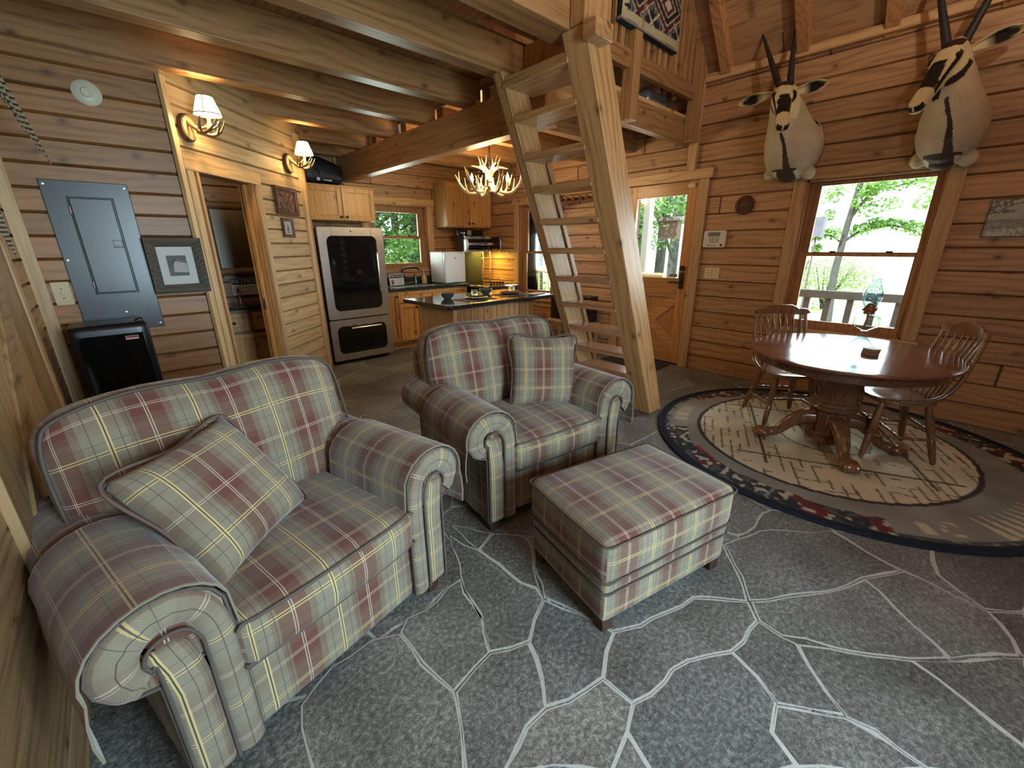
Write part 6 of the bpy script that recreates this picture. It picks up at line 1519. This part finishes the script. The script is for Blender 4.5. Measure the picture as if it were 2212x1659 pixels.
# ---------------------------------------------------------------- outdoors
struct(MB().add([(-60, -60, -0.5), (90, -60, -0.5), (90, 90, -0.5), (-60, 90, -0.5)], [(0, 1, 2, 3)]).build('ground', M['grass']))
struct(MB().box((5.40, -3.2, -0.06), (7.15, 11, -0.02)).build('deck', M['deckgrey']))
dr = thing('deck_railing', 'dark deck railing with square balusters outside the dining window', 'railing', (7.0, 0.5, -0.02))
MB().box((6.95, -3, 0.80), (7.05, 3.4, 0.90)).box((6.97, -3, 0.06), (7.03, 3.4, 0.14)).build('rail', M['deckgrey'], dr, world=True)
for k in range(26): MB().box((6.975, -2.9 + .24 * k, 0.10), (7.015, -2.83 + .24 * k, 0.82)).build('baluster', M['deckgrey'], dr, world=True)
lr = thing('log_railing', 'peeled log porch railing outside the kitchen window', 'railing', (7.0, 6.5, -0.02))
for z, r_ in ((0.98, 0.055), (0.22, 0.045)): MB().tube([(7.0, 3.6, z), (7.0, 7.0, z + .01), (7.0, 10.5, z)], r_, 10).build('rail', M['logpole'], lr, smooth=60, world=True)
for k in range(26): MB().tube([(7.0, 3.7 + .26 * k, 0.2), (7.0, 3.7 + .26 * k, 1.0)], 0.025, 8).build('baluster', M['logpole'], lr, smooth=60, world=True)
for x, w_, m, lab in ((7.05, 0.20, M['trunk2'], 'dark brown porch post seen through the glass of the entry door'), (7.35, 0.13, M['paper'], 'pale painted post beyond the door glass beside the dark porch post')):
    y = 4.35 if w_ > .15 else 4.20
    o = MB().box((x - w_ / 2, y - w_ / 2, -0.4), (x + w_ / 2, y + w_ / 2, 3.4)).build('porch_post', m, bevel=0.01); setp(o, lab, 'post')
o = MB().rbox((0.5, 0.45, 0.55), 0.12, 8, fn=lambda p: p + V((0, 0, 0.04 * math.sin(7 * p.y)))).moved(MX.Translation((6.35, 0.36, 0.28))).build('covered_grill', M['rock'], smooth=60); setp(o, 'dark grey covered object on the deck outside the dining window', 'cover')
bf = thing('bird_feeder', 'dark hanging bird feeder box outside the entry door', 'bird feeder', (9.0, 4.6, 1.7)); MB().box((8.9, 4.40, 1.62), (9.1, 4.80, 1.98)).build('box', M['trunk2'], bf, world=True); MB().prism([(4.33, 1.98), (4.87, 1.98), (4.80, 2.06), (4.40, 2.06)], 8.85, 9.15, 'yz').build('roof', M['deckgrey'], bf, world=True); MB().tube([(9, 4.6, 2.06), (9, 4.6, 4)], .006, 6).build('wire', M['ink'], bf, world=True)
bf = thing('bird_house', 'small dark bird house on a thin pole outside the upper left of the dining window', 'bird house', (8.0, 1.72, 1.75)); MB().box((7.92, 1.64, 1.60), (8.08, 1.80, 1.88)).build('box', M['rock'], bf, world=True); MB().tube([(8, 1.72, -0.5), (8, 1.72, 1.60)], .014, 6).build('pole', M['deckgrey'], bf, world=True)
rc = thing('rocking_chair', 'black slatted rocking chair on the porch outside the kitchen window', 'chair', (6.15, 5.75, -0.02))
a_ = MX.Translation((6.15, 5.75, -0.02)) @ MX.Rotation(R(200), 4, 'Z')
for nm, fn in (('seat', lambda m: m.box((-.27, -.25, .40), (.27, .25, .43))), ('rocker', lambda m: m.bar((-.25, -.35, .03), (-.25, .5, .03), .03, .05)), ('rocker', lambda m: m.bar((.25, -.35, .03), (.25, .5, .03), .03, .05)), ('armrest', lambda m: m.box((-.32, -.25, .62), (-.25, .3, .645))), ('armrest', lambda m: m.box((.25, -.25, .62), (.32, .3, .645))),
               ('post', lambda m: m.bar((-.26, .25, .03), (-.26, .42, 1.15), .04, .04)), ('post', lambda m: m.bar((.26, .25, .03), (.26, .42, 1.15), .04, .04)), ('front_leg', lambda m: m.bar((-.26, -.22, .03), (-.26, -.22, .63), .04, .04)), ('front_leg', lambda m: m.bar((.26, -.22, .03), (.26, -.22, .63), .04, .04)), ('top_rail', lambda m: m.bar((-.28, .41, 1.10), (.28, .41, 1.10), .03, .12))):
    m = MB(); fn(m); o = m.build(nm, M['blackplastic'], rc); o.matrix_local = MX.Rotation(R(200), 4, 'Z')
for k in range(6):
    o = MB().bar((-.2 + .08 * k, .29, .42), (-.2 + .08 * k, .41, 1.08), .045, .015).build('slat', M['blackplastic'], rc); o.matrix_local = MX.Rotation(R(200), 4, 'Z')
def foliage(rnd, blobs, n, sz):
    mb = MB()
    for k in range(n):
        c, r_ = rnd.choice(blobs)
        while True:
            p = V((rnd.uniform(-1, 1), rnd.uniform(-1, 1), rnd.uniform(-1, 1)))
            if p.length < 1: break
        p = V(c) + V((p.x * r_[0], p.y * r_[1], p.z * r_[2])); s_ = sz * rnd.uniform(.6, 1.3)
        x = V((rnd.gauss(0, 1), rnd.gauss(0, 1), rnd.gauss(0, .5))).normalized(); y = x.cross(V((rnd.gauss(0, .5), rnd.gauss(0, .5), 1))).normalized()
        mb.add([p - x * s_, p + y * s_ * .5, p + x * s_, p - y * s_ * .5], [(0, 1, 2, 3)])
    return mb
def tree(kind, seed):
    rnd = random.Random(seed); t = bpy.data.objects.new('tree', None); C.objects.link(t); mb = MB(); blobs = []
    if kind == 'bush':
        blobs = [((rnd.uniform(-.7, .7), rnd.uniform(-.7, .7), rnd.uniform(.4, 1.3)), (.6, .6, .5)) for k in range(7)]
        for k in range(5): mb.tube([(0, 0, 0), (rnd.uniform(-.5, .5), rnd.uniform(-.5, .5), 1.2)], [.03, .01], 6)
        n, sz = 4200, 0.035
    elif kind == 'forked':
        def tb(q, r0, r1): q = spline(q, 5); mb.tube(q, lerps([r0, r1], len(q)), 8)
        tb([(0, -.02, -.1), (0.02, -.01, .3), (0, .06, 1.26), (.02, .05, 1.86), (0, .03, 2.34), (-.03, -.01, 2.9), (0, -.05, 3.4), (.05, -.1, 4.4), (0, -.1, 5.6)], .085, .035)
        for q, r0 in (([(0, .06, 2.0), (.2, -.19, 2.25), (.4, -.45, 2.35), (.5, -.74, 2.34), (.6, -1.1, 2.22)], .035), ([(0, .04, 2.42), (-.2, -.19, 2.84), (-.35, -.36, 3.09), (-.5, -.75, 3.45)], .032), ([(0, 0, 2.9), (.2, -.22, 3.06), (.3, -.62, 3.12), (.3, -1.1, 3.25)], .026), ([(0, .05, 2.0), (-.1, .30, 2.18), (-.2, .55, 2.12)], .02),
                      ([(0, -.05, 3.3), (.2, .25, 3.6), (.3, .6, 3.9)], .025), ([(0, -.08, 3.9), (-.2, -.5, 4.3), (-.3, -1.0, 4.6)], .025), ([(.05, -.1, 4.4), (.3, .4, 4.8), (.5, .8, 5.2)], .02)):
            tb(q, r0, .008); e = [V(a) for a in spline(q, 5)]
            for i in range(4, len(e), 2): blobs.append((e[i] + V((0, 0, .05)), (.22, .20, .14)))
        for c, r_ in (((0, -1.15, 2.75), (.3, .22, .16)), ((0, -1.15, 3.1), (.3, .25, .2)), ((0, .45, 3.0), (.3, .2, .2)), ((0, .4, 2.6), (.25, .13, .12)), ((0, .5, 1.9), (.2, .1, .1)), ((0, -.3, 2.65), (.3, .3, .14)), ((0, -.55, 2.75), (.3, .3, .16)), ((.1, 0.15, 3.2), (.3, .3, .2)), ((0, .1, 4.2), (.6, .8, .5)), ((0, -.5, 4.9), (.7, .9, .5)), ((0, .2, 5.4), (.6, .7, .5))): blobs.append((c, r_))
        n, sz = 5200, .05
    else:
        H_ = 9 if kind == 'tall' else 7; lean = rnd.uniform(-.3, .3); r0 = .115 if kind != 'tall' else .13
        trunk = spline([(0, 0, -.1), (lean * .3, 0, H_ * .35), (lean, lean * .4, H_ * .7), (lean * 1.2, lean * .4, H_)], 6); mb.tube(trunk, lerps([r0, r0 * .85, r0 * .6, .03], len(trunk)), 10)
        for k in range(13 if kind != 'tall' else 16):
            z = H_ * (rnd.uniform(.26, .95) if kind != 'tall' else rnd.uniform(.16, .98)); b = V((lean * z / H_, lean * .3 * z / H_, z)); a = rnd.uniform(0, 2 * PI); L_ = rnd.uniform(1.1, 2.4) * (1.1 - .6 * z / H_)
            e = b + V((math.cos(a) * L_, math.sin(a) * L_, L_ * rnd.uniform(.15, .6))); q = spline([b, b + (e - b) * .5 + V((0, 0, .12)), e], 4); mb.tube(q, lerps([.055, .035, .01], len(q)), 6)
            for f in (.45, .75, 1.0): blobs.append((b + (e - b) * f, (.50, .50, .34)))
            for m_ in range(2):
                c = b + (e - b) * rnd.uniform(.4, .9); g = c + V((rnd.uniform(-.6, .6), rnd.uniform(-.6, .6), rnd.uniform(.1, .5))); mb.tube([c, g], [.02, .006], 5); blobs.append((g, (.36, .36, .26)))
        n, sz = (4200, .055) if kind != 'tall' else (8500, .06)
    mb.build('trunk', M['trunk'], t, smooth=60)
    foliage(rnd, blobs, n, sz).build('foliage', M['leafdark'] if kind == 'tall' else M['leaf'], t, weld=False)
    return t
protos = {('forked', 1): tree('forked', 2), ('leafy', 1): tree('leafy', 1), ('leafy', 2): tree('leafy', 4), ('tall', 1): tree('tall', 7), ('tall', 2): tree('tall', 9), ('bush', 1): tree('bush', 3)}
used_ = set()
def plant(kind, x, y, rot, s, label, z=-.5):
    p = protos[kind]; o = p if kind not in used_ else copy_tree(p); used_.add(kind); o.location = (x, y, z); o.rotation_euler.z = rot; o.scale = (s, s, s)
    o.name = 'tree' if kind[0] != 'bush' else 'bush'; return setp(o, label, 'tree' if kind[0] != 'bush' else 'bush', 'trees outside the windows')
plant(('forked', 1), 12.0, 2.02, 0, 1.0, 'leafy tree with the forked trunk in the middle of the dining window')
plant(('bush', 1), 14.5, 3.45, 0, 1.3, 'green bush left of the trunk low in the dining window'); plant(('bush', 1), 16.5, 3.0, 2, 1.1, 'pale bush right of the trunk low in the dining window')
for k, (x, y, s, kd) in enumerate(((10.5, 5.2, 1.0, ('tall', 1)), (12.5, 6.6, 1.1, ('leafy', 2)), (11.5, 7.9, 1.0, ('tall', 2)), (14, 8.2, 1.2, ('tall', 1)), (16, 6.9, 1.2, ('leafy', 2)), (15, 11, 1.2, ('tall', 2)), (18, 9.6, 1.3, ('leafy', 1)), (12.4, 10.6, 1.1, ('tall', 1)), (15, 14, 1.2, ('leafy', 2)), (19, 13, 1.3, ('tall', 2)))):
    plant(kd, x, y, k * 1.7, s, ['slim tree nearest beyond the door glass', 'leafy tree right of the pale post in the door glass', 'dark trunk at the left edge of the door glass', 'second dark trunk behind the porch post', 'farther leafy tree at the right edge of the door glass', 'tree low behind the log railing in the kitchen window', 'pale tree far behind the bird feeder', 'trunk nearest the log railing in the kitchen window', 'leafy crown at the top of the kitchen side window', 'farthest tree seen left in the kitchen side window'][k])
rnd = random.Random(21)
FL = ['at the left edge', 'just left of the middle', 'in the middle', 'just right of the middle', 'near the right edge', 'at the right edge']
k = 0
for row, (yy, xs) in enumerate(((10.5, (3.6, 5.0, 6.2, 7.4)), (13.5, (4.0, 5.6, 7.2, 8.8, 10.2)), (16.5, (4.8, 6.4, 8.0, 9.6, 11.2, 12.8)), (20, (6, 7.8, 9.6, 11.4, 13.2, 15)))):
    for i, x in enumerate(xs):
        plant(('tall', 1 + (i + row) % 2), x + rnd.uniform(-.3, .3), yy + rnd.uniform(-.6, .6), rnd.uniform(0, 6), 1.0 + .1 * row, 'forest tree %s of the sink window, %s row' % (FL[i], ('nearest', 'second', 'third', 'farthest')[row])); k += 1
for i, (x, y) in enumerate(((4.4, 9.2), (6.0, 9.6), (7.3, 9.4), (9.5, 12.0), (5.4, 12.0))): plant(('bush', 1), x, y, i * 1.3, 1.4 + .1 * i, ['undergrowth bush at the left of the sink window', 'undergrowth bush at the middle of the sink window', 'undergrowth bush at the right of the sink window', 'undergrowth bush far right behind the forest trunks', 'undergrowth bush behind the first row of forest trunks'][i])
for (kd, n), o in protos.items():
    if (kd, n) not in used_:
        for c in [x for x in bpy.data.objects if x.parent == o]: bpy.data.objects.remove(c)
        bpy.data.objects.remove(o)
